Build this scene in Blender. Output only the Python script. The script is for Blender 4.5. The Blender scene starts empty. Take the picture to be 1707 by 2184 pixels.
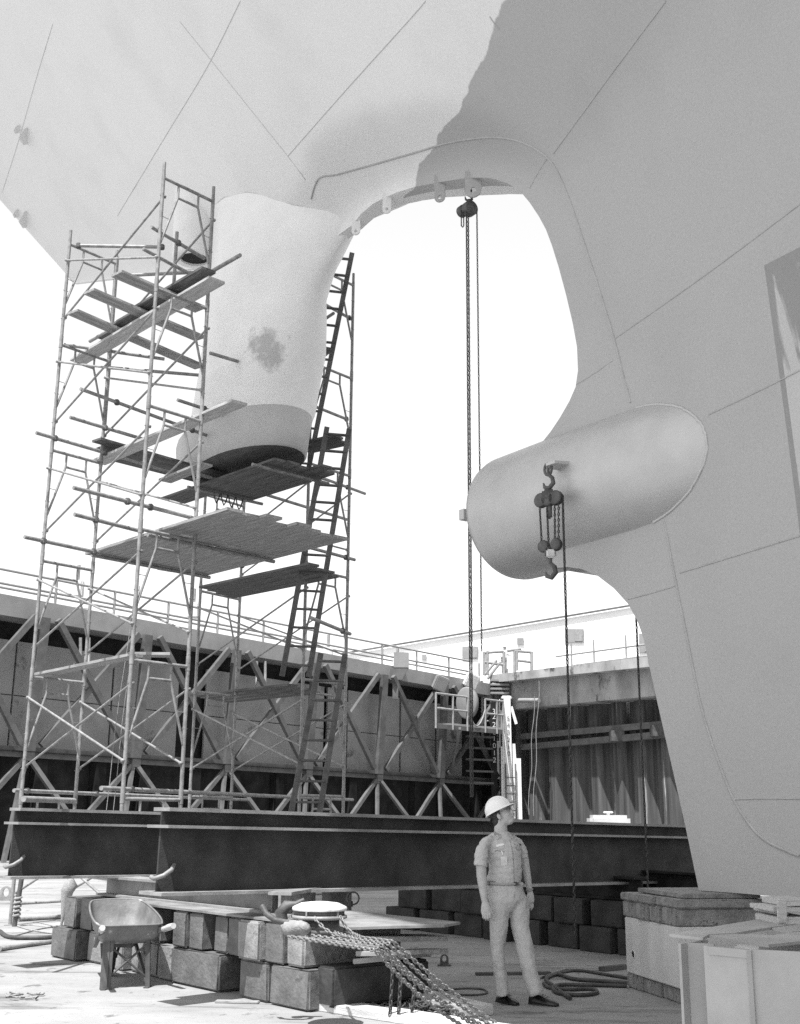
import bpy, bmesh, math, random
from mathutils import Vector, Matrix, noise
random.seed(7)
R = math.radians
SC = bpy.context.scene
COL = SC.collection
# ------------------------------------------------------------------ camera measurements (photo units 1707 x 2184)
F, UC, VC, TH, H = 2480.0, 853.5, 1092.0, R(14.7), 1.70
CT, ST = math.cos(TH), math.sin(TH)
RO = R(.45)                                   # the photographer held the camera a touch off level
def slope(u, v):
    a, b = u - UC, VC - v
    du, dv = a*math.cos(RO) - b*math.sin(RO), a*math.sin(RO) + b*math.cos(RO)
    y = F*CT - dv*ST
    return du/y, (F*ST + dv*CT)/y
def at(u, v, Y):
    a, b = slope(u, v)
    return Vector((a*Y, Y, H + b*Y))
def onz(u, v, z):
    a, b = slope(u, v)
    Y = (z - H)/b
    return Vector((a*Y, Y, z))
def onplane(u, v, p, n):
    a, b = slope(u, v)
    d = Vector((a, 1, b)); o = Vector((0, 0, H))
    k = (Vector(p) - o).dot(n)/d.dot(n)
    return o + d*k
# ------------------------------------------------------------------ mesh collector
class MB:
    def __init__(s):
        s.v = []; s.f = []; s.sm = []
    def add(s, vs, fs, smooth=False):
        o = len(s.v)
        s.v += [tuple(v) for v in vs]
        s.f += [tuple(i + o for i in f) for f in fs]
        s.sm += [smooth]*len(fs)
        return s
    def hexa(s, b, t):           # bottom 4 corners (ccw from above), top 4 corners
        return s.add(list(b) + list(t), [(3,2,1,0),(4,5,6,7),(0,1,5,4),(1,2,6,5),(2,3,7,6),(3,0,4,7)])
    def box(s, c, sx, sy, sz, rot=0.0, M=None):
        c = Vector(c); q = Matrix.Rotation(rot, 3, 'Z') if M is None else M
        p = [c + q @ Vector((x*sx/2, y*sy/2, z*sz/2)) for z in (-1, 1) for x, y in ((-1,-1),(1,-1),(1,1),(-1,1))]
        return s.hexa(p[:4], p[4:])
    def cham(s, c, sx, sy, sz, M=None, b=0.01):      # box with chamfered edges
        bm = bmesh.new(); bmesh.ops.create_cube(bm, size=1)
        for v in bm.verts: v.co = Vector((v.co.x*sx, v.co.y*sy, v.co.z*sz))
        bmesh.ops.bevel(bm, geom=bm.edges[:], offset=b, segments=2, affect='EDGES')
        q = M or Matrix.Identity(3)
        bm.verts.index_update()
        s.add([Vector(c) + q @ v.co for v in bm.verts], [[v.index for v in f.verts] for f in bm.faces]); bm.free()
        return s
    def bar(s, a, b, w, h, up=(0, 0, 1)):            # rectangular bar from a to b
        a, b = Vector(a), Vector(b); d = (b - a).normalized(); u = Vector(up)
        if abs(d.dot(u)) > .98: u = Vector((1, 0, 0))
        x = d.cross(u).normalized(); y = x.cross(d)
        q = [x*sx*w/2 + y*sy*h/2 for sx, sy in ((-1,-1),(1,-1),(1,1),(-1,1))]
        return s.add([a+k for k in q] + [b+k for k in q], [(3,2,1,0),(4,5,6,7),(0,1,5,4),(1,2,6,5),(2,3,7,6),(3,0,4,7)])
    def tube(s, pts, r, n=8, closed=False, caps=True, smooth=True):
        pts = [Vector(p) for p in pts]; m = len(pts)
        rr = r if isinstance(r, (list, tuple)) else [r]*m
        vs, fs = [], []; x = None
        for i, p in enumerate(pts):
            if closed: d = pts[(i+1) % m] - pts[i-1]
            else: d = pts[min(i+1, m-1)] - pts[max(i-1, 0)]
            d.normalize()
            if x is None:
                x = d.orthogonal().normalized()
            x = (x - d*x.dot(d)).normalized(); y = d.cross(x)
            for k in range(n):
                t = 2*math.pi*k/n
                vs.append(p + (x*math.cos(t) + y*math.sin(t))*rr[i])
        for i in range(m if closed else m-1):
            j = (i+1) % m
            for k in range(n):
                l = (k+1) % n
                fs.append((i*n+k, i*n+l, j*n+l, j*n+k))
        s.add(vs, fs, smooth)
        if caps and not closed:
            s.add(vs[:n], [tuple(range(n-1, -1, -1))]); s.add(vs[-n:], [tuple(range(n))])
        return s
    def lathe(s, c, prof, n=20, axis=(0, 0, 1), smooth=True):   # prof: (radius, height) pairs
        c = Vector(c); q = Vector((0, 0, 1)).rotation_difference(Vector(axis).normalized()).to_matrix()
        vs = [c + q @ Vector((r*math.cos(2*math.pi*k/n), r*math.sin(2*math.pi*k/n), h)) for r, h in prof for k in range(n)]
        fs = [(i*n+k, i*n+(k+1) % n, (i+1)*n+(k+1) % n, (i+1)*n+k) for i in range(len(prof)-1) for k in range(n)]
        return s.add(vs, fs, smooth)
    def disc(s, c, r, axis, n=20):
        q = Vector((0, 0, 1)).rotation_difference(Vector(axis).normalized()).to_matrix()
        return s.add([Vector(c) + q @ Vector((r*math.cos(2*math.pi*k/n), r*math.sin(2*math.pi*k/n), 0)) for k in range(n)], [tuple(range(n))])
    def prism(s, poly, ex):      # planar polygon extruded by the vector ex
        n = len(poly); ex = Vector(ex); a = [Vector(p) for p in poly]; b = [p + ex for p in a]
        return s.add(a + b, [tuple(range(n-1, -1, -1)), tuple(range(n, 2*n))] + [(i, (i+1) % n, n+(i+1) % n, n+i) for i in range(n)])
    def grid(s, rows, smooth=True, closed=False):
        n = len(rows[0]); vs = [p for r in rows for p in r]
        fs = [(i*n+k, i*n+(k+1) % n, (i+1)*n+(k+1) % n, (i+1)*n+k) for i in range(len(rows)-1) for k in range(n if closed else n-1)]
        return s.add(vs, fs, smooth)
    def link(s, c, d, side, ln, w, r, ns=10, nr=5):  # one chain link: stadium-shaped ring in the plane (d, side)
        d, side = Vector(d), Vector(side); c = Vector(c); pts = []
        for k in range(ns):
            t = 2*math.pi*k/ns
            pts.append(c + d*(math.cos(t)*(w/2 - r) + math.copysign(ln/2 - w/2, math.cos(t))) + side*math.sin(t)*(w/2 - r))
        return s.tube(pts, r, nr, closed=True)
    def chain(s, pts, ln, w, r, tw=0.0, nr=5, ns=10):
        pts = [Vector(p) for p in pts]; pitch = ln - 2.2*r; acc = 0; k = 0; side = None
        for a, b in zip(pts, pts[1:]):
            L = (b-a).length
            if L < 1e-6: continue
            d = (b-a)/L
            while acc <= L:
                o = d.orthogonal().normalized() if side is None else (side - d*side.dot(d)).normalized()
                if side is None: side = o
                side = o
                ang = tw + (k % 2)*math.pi/2 + random.uniform(-.2, .2)
                sd = Matrix.Rotation(ang, 3, d) @ o
                s.link(a + d*acc, d, sd, ln, w, r, ns, nr)
                acc += pitch; k += 1
            acc -= L
        return s
    def mesh(s, name):
        me = bpy.data.meshes.new(name); me.from_pydata(s.v, [], s.f)
        me.polygons.foreach_set('use_smooth', s.sm); me.update()
        return me
def put(name, mb, mat=None, parent=None, label=None, cat=None, group=None, kind=None, loc=None, bevel=None):
    me = mb if isinstance(mb, bpy.types.Mesh) else mb.mesh(name)
    o = bpy.data.objects.new(name, me); COL.objects.link(o)
    if mat:
        for m in (mat if isinstance(mat, (list, tuple)) else [mat]): me.materials.append(m)
    if parent: o.parent = parent
    if loc is not None: o.location = loc
    if label: o['label'] = label
    if cat: o['category'] = cat
    if group: o['group'] = group
    if kind: o['kind'] = kind
    if bevel:
        m = o.modifiers.new('edge', 'BEVEL'); m.width = bevel; m.segments = 2; m.limit_method = 'ANGLE'; m.angle_limit = R(40)
    return o
def root(name, label, cat, group=None, loc=(0, 0, 0), rz=0.0):
    o = bpy.data.objects.new(name, None); COL.objects.link(o); o.location = loc; o.rotation_euler.z = rz
    o['label'] = label; o['category'] = cat; o.empty_display_size = .2
    if group: o['group'] = group
    return o
def dup(o, loc=None, rz=None, parent=None, label=None):
    c = o.copy(); COL.objects.link(c)
    if parent: c.parent = parent
    if loc is not None: c.location = loc
    if rz is not None: c.rotation_euler.z = rz
    if label: c['label'] = label
    for ch in list(o.children): dup(ch, parent=c)
    return c
# ------------------------------------------------------------------ materials (all neutral: a black-and-white place under neutral light)
def mat(name, lo, hi=None, scale=3.0, rough=.75, metal=0.0, bump=.0, bscale=40.0, stretch=(1, 1, 1), spots=None, spec=.4, detail=6, world=False):
    m = bpy.data.materials.new(name); m.use_nodes = True
    nt = m.node_tree; N, L = nt.nodes, nt.links; bs = N['Principled BSDF']
    bs.inputs['Roughness'].default_value = rough; bs.inputs['Metallic'].default_value = metal
    bs.inputs['Specular IOR Level'].default_value = spec
    hi = lo if hi is None else hi
    if world:
        tc = N.new('ShaderNodeNewGeometry'); src = tc.outputs['Position']
    else:
        tc = N.new('ShaderNodeTexCoord'); src = tc.outputs['Object']
    mp = N.new('ShaderNodeMapping'); mp.inputs['Scale'].default_value = stretch; L.new(src, mp.inputs['Vector'])
    nz = N.new('ShaderNodeTexNoise'); nz.inputs['Scale'].default_value = scale; nz.inputs['Detail'].default_value = detail; nz.inputs['Roughness'].default_value = .62
    L.new(mp.outputs[0], nz.inputs['Vector'])
    cr = N.new('ShaderNodeValToRGB'); e = cr.color_ramp.elements
    e[0].position, e[1].position = .32, .68
    e[0].color = (lo, lo, lo, 1); e[1].color = (hi, hi, hi, 1)
    L.new(nz.outputs['Fac'], cr.inputs[0]); out = cr.outputs[0]
    if spots:                                     # (value, scale, threshold): stains, chips or rust with a shape of their own
        val, sc2, th = spots
        n2 = N.new('ShaderNodeTexNoise'); n2.inputs['Scale'].default_value = sc2; n2.inputs['Detail'].default_value = 8; n2.inputs['Roughness'].default_value = .7
        L.new(mp.outputs[0], n2.inputs['Vector'])
        r2 = N.new('ShaderNodeValToRGB'); r2.color_ramp.elements[0].position = th; r2.color_ramp.elements[1].position = min(th+.07, 1)
        L.new(n2.outputs['Fac'], r2.inputs[0])
        mx = N.new('ShaderNodeMix'); mx.data_type = 'RGBA'; L.new(r2.outputs[0], mx.inputs['Factor']); L.new(out, mx.inputs[6]); mx.inputs[7].default_value = (val, val, val, 1)
        out = mx.outputs[2]
    L.new(out, bs.inputs['Base Color'])
    if bump:
        nb = N.new('ShaderNodeTexNoise'); nb.inputs['Scale'].default_value = bscale; nb.inputs['Detail'].default_value = 5; L.new(mp.outputs[0], nb.inputs['Vector'])
        bp = N.new('ShaderNodeBump'); bp.inputs['Strength'].default_value = bump; bp.inputs['Distance'].default_value = .02
        L.new(nb.outputs['Fac'], bp.inputs['Height']); L.new(bp.outputs[0], bs.inputs['Normal'])
    return m
M = {}
M['girder'] = mat('girder_steel', .035, .075, 2.2, .8, 0, .25, 60, spots=(.12, 3.0, .69), spec=.08)
M['flange'] = mat('sunlit_flange_steel', .16, .30, 3.0, .65, 0, .2, 60, spots=(.06, 2.0, .66))  # paler copy of the girder steel: sun on the flanges put into the colour
M['rust_steel'] = mat('rusty_steel', .04, .10, 4, .75, 0, .2, 50)
M['tube'] = mat('galvanised_tube', .17, .32, 9, .55, .15, .1, 80, spots=(.07, 14, .60))
M['clamp'] = mat('dark_coupler', .06, .14, 9, .6, .3)
M['plank'] = mat('weathered_plank', .17, .36, 2.2, .85, 0, .3, 12, stretch=(1, 9, 9), spots=(.07, 1.6, .62))
M['plank_pale'] = mat('pale_plank', .30, .48, 2.2, .85, 0, .3, 12, stretch=(1, 9, 9), spots=(.14, 1.6, .66))
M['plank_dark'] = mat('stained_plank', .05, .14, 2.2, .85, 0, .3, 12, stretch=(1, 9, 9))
M['ladder'] = mat('ladder_wood', .06, .14, 3, .8, 0, .2, 30)
M['timber'] = mat('dock_timber', .09, .22, 2.6, .9, 0, .5, 22, stretch=(1.6, 6, 6), spots=(.04, 2.2, .65), detail=9)
M['timber_end'] = mat('timber_end_grain', .13, .28, 2.6, .9, 0, .5, 26, spots=(.07, 2.6, .64), detail=10)
M['timber_dark'] = mat('dark_timber', .03, .075, 3, .9, 0, .4, 20, spec=.1)  # far darker tone than the dock timber
for k_, f_ in (('b', .66), ('c', 1.25)):
    M['timber_' + k_] = mat('dock_timber', .09*f_, .22*f_, 2.2, .9, 0, .5, 22, stretch=(1.6, 6, 6), spots=(.04, 1.8, .63), detail=9)
    M['timber_end_' + k_] = mat('timber_end_grain', .13*f_, .28*f_, 3.4, .9, 0, .5, 26, spots=(.06, 3.1, .62), detail=10)
def floor_material():
    m = mat('dock_concrete', .20, .33, .9, .9, 0, .4, 9, spots=(.11, .7, .58), world=True, detail=12, stretch=(.55, 1.0, 1))
    nt = m.node_tree; N, L = nt.nodes, nt.links; bs = N['Principled BSDF']; cur = bs.inputs['Base Color'].links[0].from_socket
    g = N.new('ShaderNodeNewGeometry')
    for sc, lo, hi, v, st in ((7.0, .58, .72, .6, (1, 1, 1)), (24.0, .60, .70, .55, (1, 1, 1)), (1.6, .55, .64, .55, (.25, 1.3, 1)), (3.4, .60, .66, .5, (.9, .5, 1))):
        mp = N.new('ShaderNodeMapping'); mp.inputs['Scale'].default_value = st; mp.inputs['Location'].default_value = (sc*3.1, sc, 0); L.new(g.outputs['Position'], mp.inputs[0])
        nz = N.new('ShaderNodeTexNoise'); nz.inputs['Scale'].default_value = sc; nz.inputs['Detail'].default_value = 7; nz.inputs['Roughness'].default_value = .68; L.new(mp.outputs[0], nz.inputs['Vector'])
        mr = N.new('ShaderNodeMapRange'); mr.inputs[1].default_value = lo; mr.inputs[2].default_value = hi; mr.inputs[3].default_value = 1; mr.inputs[4].default_value = v; L.new(nz.outputs['Fac'], mr.inputs[0])
        cc = N.new('ShaderNodeCombineColor'); [L.new(mr.outputs[0], cc.inputs[i]) for i in range(3)]
        mx = N.new('ShaderNodeMix'); mx.data_type = 'RGBA'; mx.blend_type = 'MULTIPLY'; mx.inputs['Factor'].default_value = 1; L.new(cur, mx.inputs[6]); L.new(cc.outputs[0], mx.inputs[7]); cur = mx.outputs[2]
    L.new(cur, bs.inputs['Base Color']); return m
M['floor'] = floor_material()
M['plate'] = mat('steel_plate', .14, .30, 2.5, .6, .1, .15, 30, spots=(.09, 2, .6))
M['chain'] = mat('chain_steel', .14, .26, 25, .55, .35, .1, 90)
M['chain_dark'] = mat('dark_chain_steel', .035, .08, 25, .6, .3)
M['iron'] = mat('black_iron', .06, .13, 8, .6, .2, .2, 40)
M['white'] = mat('white_paint', .66, .76, 3, .6)
M['rubber'] = mat('black_rubber', .025, .05, 8, .8)
M['rope'] = mat('manila_rope', .22, .36, 40, .95, 0, .6, 120)
M['hose'] = mat('black_hose', .03, .075, 12, .55)
# ------------------------------------------------------------------ sky, sun, camera
SUN = Vector((-.15, -.40, 1.0)).normalized()
def setup():
    w = bpy.data.worlds.new('World'); SC.world = w; w.use_nodes = True
    N, L = w.node_tree.nodes, w.node_tree.links
    sk = N.new('ShaderNodeTexSky'); sk.sky_type = 'NISHITA'; sk.sun_disc = False
    sk.sun_elevation = math.asin(SUN.z); sk.sun_rotation = math.atan2(SUN.x, SUN.y)
    sk.air_density = 1.0; sk.dust_density = 1.0; sk.ozone_density = 1.0
    bw = N.new('ShaderNodeRGBToBW'); L.new(sk.outputs[0], bw.inputs[0])
    pw = N.new('ShaderNodeMath'); pw.operation = 'POWER'; L.new(bw.outputs[0], pw.inputs[0]); pw.inputs[1].default_value = .4      # a hazy white sky: flattened contrast
    ml = N.new('ShaderNodeMath'); ml.operation = 'MULTIPLY'; L.new(pw.outputs[0], ml.inputs[0]); ml.inputs[1].default_value = 2.7
    L.new(ml.outputs[0], N['Background'].inputs['Color']); N['Background'].inputs['Strength'].default_value = .15
    sd = bpy.data.lights.new('sun', 'SUN'); sd.energy = 4.6; sd.angle = R(.5); sd.color = (1, 1, 1)
    so = bpy.data.objects.new('sun', sd); COL.objects.link(so); so.location = (-6, -16, 40)
    so.rotation_euler = SUN.to_track_quat('Z', 'Y').to_euler()
    cd = bpy.data.cameras.new('camera'); co = bpy.data.objects.new('camera', cd); COL.objects.link(co); SC.camera = co
    co.location = (0, 0, H); co.rotation_euler = (Matrix.Rotation(R(90) + TH, 3, 'X') @ Matrix.Rotation(RO, 3, 'Z')).to_euler()
    cd.sensor_fit = 'VERTICAL'; cd.sensor_height = 24; cd.lens = F/2184*24; cd.clip_start = .1; cd.clip_end = 2000
    vs = SC.view_settings; vs.view_transform = 'Standard'; vs.look = 'None'; vs.gamma = 1; vs.exposure = EXPOSURE
    SC.cycles.use_denoising = False        # the sampling noise stands in for film grain
    SC.cycles.max_bounces = 10; SC.cycles.diffuse_bounces = 6
EXPOSURE = .93
setup()
# floor of the dock: one big sheet
fl = MB()
rows = []
for j in range(61):
    rows.append([Vector((-90 + 3*i, -40 + 3*j, 0)) for i in range(61)])
fl.grid(rows, smooth=False)
put('dock_floor', fl, M['floor'], kind='structure')
# ------------------------------------------------------------------ the ship (s = metres aft of the keel end, t = towards the camera side, z = up)
KP = Vector((3.2, 13.0, 0)); AX = Vector((-.576, .817, 0)).normalized(); NX = Vector((-.817, -.576, 0)).normalized()
def ship(s, t, z): return KP + AX*s + NX*t + Vector((0, 0, z))
def to_ship(p):
    r = Vector(p) - KP
    return r.dot(AX), r.dot(NX), p[2]
def smax(a, b, w): return (a + b + math.sqrt((a-b)**2 + w*w))/2
def softplus(x, w): return (x + math.sqrt(x*x + w*w))/2
def lerp(x, xs, ys):
    if x <= xs[0]: return ys[0]
    for i in range(len(xs)-1):
        if x <= xs[i+1]: return ys[i] + (ys[i+1]-ys[i])*(x-xs[i])/(xs[i+1]-xs[i])
    return ys[-1]
def zb(s): return max(9.0 + .345*s, -3 + .02*s)
EDGE = []                                    # the rim of the propeller opening in (s, z); the plating is drawn in to it
TEDGE = .40
def rim_dist(s, z):
    if not EDGE or s < -1.5 or s > 12 or z > 16 or z < 6.2: return 9.0
    best = 9.0
    for (a, b), (c, d) in zip(EDGE, EDGE[1:]):
        ex, ez = c-a, d-b; L = ex*ex + ez*ez
        f = max(0, min(1, ((s-a)*ex + (z-b)*ez)/L)) if L else 0
        best = min(best, math.hypot(s-a-f*ex, z-b-f*ez))
    return best
def thull(s, z):
    t = thull0(s, z)
    d = rim_dist(s, z)/.85
    if d >= 1: return t
    k = d*d*(3-2*d)
    e = min(t, lerp(s, [3.4, 6.9], [TEDGE, .11]))
    return e + (t-e)*k
def thull0(s, z):
    kf = lerp(s, [14, 22], [1.15, .82])
    tf = (z - zb(s))/kf
    k = max(.12, .125 + .02*z); s0 = -.2 + .23*(z - 4.26)
    base = lerp(s, [8, 13], [.42, .03])
    tk = base + k*softplus(s0 - s, .3)
    t = smax(tk, tf, lerp(s, [4, 14], [.35, .08]))
    cap = lerp(s, [-4, -2.2, 6, 30], [10.0, 9.7, 4.95, 4.7])  # unseen upper sides narrowed by shape to place the ship's shadow on the floor
    return -smax(-t, -cap, .12)
def hull_hit(u, v, y0=7.0, y1=48.0):
    a, b = slope(u, v)
    def g(Y):
        s, t, z = to_ship(Vector((a*Y, Y, H + b*Y)))
        return t - thull(s, z)
    Y = y0; p = g(Y)
    while Y < y1:
        q = g(Y + .12)
        if p > 0 >= q:
            lo, hi = Y, Y + .12
            for _ in range(22):
                m = (lo+hi)/2
                if g(m) > 0: lo = m
                else: hi = m
            return Vector((a*lo, lo, H + b*lo))
        p = q; Y += .12
    return None
LOW = [(1490,1885),(1460,1752),(1430,1620),(1405,1510),(1385,1420),(1373,1362),(1360,1325),(1340,1288),(1310,1255),(1275,1228),(1240,1213),(1210,1209),(1180,1212)]
UPP = [(1155,945),(1175,920),(1195,890),(1215,855),(1228,825),(1233,790),(1231,740),(1222,690),(1208,630),(1192,570),(1178,525),(1165,490),(1150,462),(1130,432),(1110,408),(1085,392),(1060,383),(1040,379),(1000,379),(960,383),(920,390),(885,397),(850,408),(820,420),(795,434),(770,455),(750,480)]
prof = []
EDGE_ = []
for (u, v) in UPP:
    p = onplane(u, v, ship(0, lerp(u, [745, 950], [.11, TEDGE]), 0), NX); s, t, z = to_ship(p); EDGE_.append((s, z))
for i, (u, v) in enumerate(LOW + UPP):
    if i >= len(LOW): prof.append(EDGE_[i-len(LOW)]); continue
    p = hull_hit(u, v); s, t, z = to_ship(p); prof.append((s, z))
    if i == len(LOW)-1: prof += [(s + .05, 5.05), (2.2, 5.3), (2.2, 6.0)]
prof[0] = (prof[0][0], 1.0); EDGE[:] = EDGE_
ns = NS_ = prof[-1][0]; print('rim end', prof[-1])
s = ns + .5
while s < 22.0:
    prof.append((s, max(zb(s), prof[-1][1]) if s < ns + 1.6 else zb(s))); s += .5
prof.append((22.0, zb(22)))
EDGE[:] = EDGE_ + [p for p in prof[len(LOW) + 3 + len(UPP):] if p[0] < 11.2]
def ztop(s): return 20 + max(0, s - 2)*.1
nL, nU = len(LOW), len(LOW) + len(UPP) + 3
kin = [0, nL-1, nL+8, nL+17, nL+20, nL+24, nU-1, len(prof)-1]
kout = [(-45,1.0), (-45,6), (-45,12), (-45,20), (-9,20), (0,20), (7,ztop(7)), (22,ztop(22))]
outer = []
for i in range(len(prof)):
    for j in range(len(kin)-1):
        if kin[j] <= i <= kin[j+1]:
            f = (i-kin[j])/max(1, kin[j+1]-kin[j])
            outer.append((kout[j][0] + (kout[j+1][0]-kout[j][0])*f, kout[j][1] + (kout[j+1][1]-kout[j][1])*f)); break
# resample ribs finely between profile points
def dense(c, n):
    out = []
    for i in range(len(c)-1):
        m = n
        for k in range(m):
            f = k/m; out.append((c[i][0] + (c[i+1][0]-c[i][0])*f, c[i][1] + (c[i+1][1]-c[i][1])*f))
    out.append(c[-1]); return out
pin, pout = dense(prof, 3), dense(outer, 3)
NR = 54
hull = MB()
for sg in (1, -1):
    rows = []
    for (a, b) in zip(pin, pout):
        row = []
        for k in range(NR+1):
            f = (k/NR)**2.2
            s = a[0] + (b[0]-a[0])*f; z = a[1] + (b[1]-a[1])*f
            row.append(ship(s, sg*thull(s, z), z))
        rows.append(row if sg > 0 else row[::-1])
    hull.grid(rows)
edge = [[ship(a[0], x*thull(*a), a[1]) for x in (1, .9, .5, 0, -.5, -.9, -1)] for a in pin]
hull.grid(edge, smooth=False)
hull.grid([[ship(b[0], x*thull(*b), b[1]) for x in (-1, 0, 1)] for b in pout], smooth=False)
keel = []
for k in range(NR+1):
    f = (k/NR)**2.2; s = pin[0][0] + (pout[0][0]-pin[0][0])*f
    keel.append([ship(s, x*thull(s, 1.0), 1.0) for x in (-1, 0, 1)])
hull.grid(keel, smooth=False)
tr = []
for k in range(20):
    z = zb(22) + (ztop(22)-zb(22))*k/19
    tr.append([ship(22, x*thull(22, z), z) for x in (1, 0, -1)])
hull.grid(tr, smooth=False)
def hull_material():
    m = mat('hull_primer', .72, .74, 1.3, .62, 0, .05, 34, spec=.35, world=True)
    nt = m.node_tree; N, L = nt.nodes, nt.links; bs = N['Principled BSDF']
    old = bs.inputs['Base Color'].links[0].from_socket
    geo = N.new('ShaderNodeNewGeometry')
    def dot(vec, off):
        d = N.new('ShaderNodeVectorMath'); d.operation = 'DOT_PRODUCT'; L.new(geo.outputs['Position'], d.inputs[0]); d.inputs[1].default_value = vec
        a = N.new('ShaderNodeMath'); a.operation = 'ADD'; L.new(d.outputs['Value'], a.inputs[0]); a.inputs[1].default_value = off
        return a.outputs[0]
    def math_(op, a, b=None, c=None):
        n = N.new('ShaderNodeMath'); n.operation = op
        for i, x in enumerate((a, b, c)):
            if x is None: continue
            if isinstance(x, (int, float)): n.inputs[i].default_value = x
            else: L.new(x, n.inputs[i])
        return n.outputs[0]
    s = dot(AX, -KP.dot(AX)); t = dot(NX, -KP.dot(NX)); z = dot(Vector((0, 0, 1)), 0)
    # the edge between the lighter and darker hull tones, measured where it lies on the plating
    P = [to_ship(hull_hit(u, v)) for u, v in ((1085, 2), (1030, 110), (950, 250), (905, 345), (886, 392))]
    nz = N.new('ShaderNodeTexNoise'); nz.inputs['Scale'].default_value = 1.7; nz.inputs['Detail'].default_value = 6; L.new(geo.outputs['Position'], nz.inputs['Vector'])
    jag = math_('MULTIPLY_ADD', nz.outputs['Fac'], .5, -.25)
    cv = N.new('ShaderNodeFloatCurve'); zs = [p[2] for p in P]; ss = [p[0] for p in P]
    print('tone edge', [(round(p[0],2), round(p[1],2), round(p[2],2)) for p in P])
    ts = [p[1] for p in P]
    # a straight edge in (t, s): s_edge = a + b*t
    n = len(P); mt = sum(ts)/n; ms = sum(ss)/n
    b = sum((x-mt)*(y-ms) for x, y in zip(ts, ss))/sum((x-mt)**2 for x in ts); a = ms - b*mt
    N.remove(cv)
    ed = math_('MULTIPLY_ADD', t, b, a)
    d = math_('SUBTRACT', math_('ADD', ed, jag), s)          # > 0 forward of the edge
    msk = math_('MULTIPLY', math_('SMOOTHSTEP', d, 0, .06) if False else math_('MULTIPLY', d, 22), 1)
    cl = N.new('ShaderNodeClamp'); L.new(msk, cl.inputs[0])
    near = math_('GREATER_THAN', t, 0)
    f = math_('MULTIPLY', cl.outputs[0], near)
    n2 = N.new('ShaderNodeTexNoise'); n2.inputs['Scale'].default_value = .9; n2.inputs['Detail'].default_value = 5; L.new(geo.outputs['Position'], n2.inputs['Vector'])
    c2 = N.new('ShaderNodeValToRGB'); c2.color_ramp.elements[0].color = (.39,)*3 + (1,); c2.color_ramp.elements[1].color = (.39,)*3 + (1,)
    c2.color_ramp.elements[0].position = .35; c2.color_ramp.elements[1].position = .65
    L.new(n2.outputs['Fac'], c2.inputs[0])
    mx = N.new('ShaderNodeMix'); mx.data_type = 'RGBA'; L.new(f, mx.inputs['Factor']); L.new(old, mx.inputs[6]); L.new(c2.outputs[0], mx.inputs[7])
    # fresh coat with runs on the plating at the forward end of the picture
    q0, q1 = to_ship(hull_hit(1630, 566)), to_ship(hull_hit(1704, 1120))
    q2 = to_ship(hull_hit(1704, 528))
    sl = (q1[0]-q0[0])/(q1[2]-q0[2])
    es = math_('MULTIPLY_ADD', z, sl, q0[0]-sl*q0[2])
    dd = math_('SUBTRACT', es, s)                             # > 0 forward of its aft border
    zt = (q2[2]-q0[2])/(q2[0]-q0[0])
    top = math_('SUBTRACT', math_('MULTIPLY_ADD', s, zt, q0[2]-zt*q0[0]), z)
    ins = math_('MULTIPLY', math_('GREATER_THAN', dd, 0), math_('GREATER_THAN', top, 0))
    ins = math_('MULTIPLY', math_('MULTIPLY', ins, near), math_('MULTIPLY', math_('LESS_THAN', dd, 1.5), math_('GREATER_THAN', z, 4.1)))
    mp = N.new('ShaderNodeMapping'); mp.inputs['Scale'].default_value = (1.4, 1.4, .42); L.new(geo.outputs['Position'], mp.inputs[0])
    n3 = N.new('ShaderNodeTexNoise'); n3.inputs['Scale'].default_value = 1.5; n3.inputs['Detail'].default_value = 5; n3.inputs['Distortion'].default_value = .4; L.new(mp.outputs[0], n3.inputs['Vector'])
    bm_ = N.new('ShaderNodeMapRange'); bm_.inputs[1].default_value = .53; bm_.inputs[2].default_value = .56; L.new(n3.outputs['Fac'], bm_.inputs[0])
    rim = math_('LESS_THAN', dd, .07)
    val = math_('MULTIPLY_ADD', math_('MAXIMUM', bm_.outputs[0], rim), -.20, .46)
    cb = N.new('ShaderNodeCombineColor'); [L.new(val, cb.inputs[i]) for i in range(3)]
    m2 = N.new('ShaderNodeMix'); m2.data_type = 'RGBA'; L.new(ins, m2.inputs['Factor']); L.new(mx.outputs[2], m2.inputs[6]); L.new(cb.outputs[0], m2.inputs[7])
    # cloudy smudges of overspray on the counter
    n4 = N.new('ShaderNodeTexNoise'); n4.inputs['Scale'].default_value = .62; n4.inputs['Detail'].default_value = 6; L.new(geo.outputs['Position'], n4.inputs['Vector'])
    sm = N.new('ShaderNodeMapRange'); sm.inputs[1].default_value = .5; sm.inputs[2].default_value = .75; sm.inputs[3].default_value = 1.0; sm.inputs[4].default_value = .93; L.new(n4.outputs['Fac'], sm.inputs[0])
    m3 = N.new('ShaderNodeMix'); m3.data_type = 'RGBA'; m3.blend_type = 'MULTIPLY'; m3.inputs['Factor'].default_value = 1
    cc = N.new('ShaderNodeCombineColor'); [L.new(sm.outputs[0], cc.inputs[i]) for i in range(3)]
    L.new(m2.outputs[2], m3.inputs[6]); L.new(cc.outputs[0], m3.inputs[7])
    # fine grain of the sprayed coat and shallow plate buckling
    n5 = N.new('ShaderNodeTexNoise'); n5.inputs['Scale'].default_value = 42; n5.inputs['Detail'].default_value = 3; L.new(geo.outputs['Position'], n5.inputs['Vector'])
    gr = N.new('ShaderNodeMapRange'); gr.inputs[1].default_value = .3; gr.inputs[2].default_value = .7; gr.inputs[3].default_value = .93; gr.inputs[4].default_value = 1.05; L.new(n5.outputs['Fac'], gr.inputs[0])
    cg = N.new('ShaderNodeCombineColor'); [L.new(gr.outputs[0], cg.inputs[i]) for i in range(3)]
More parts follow.
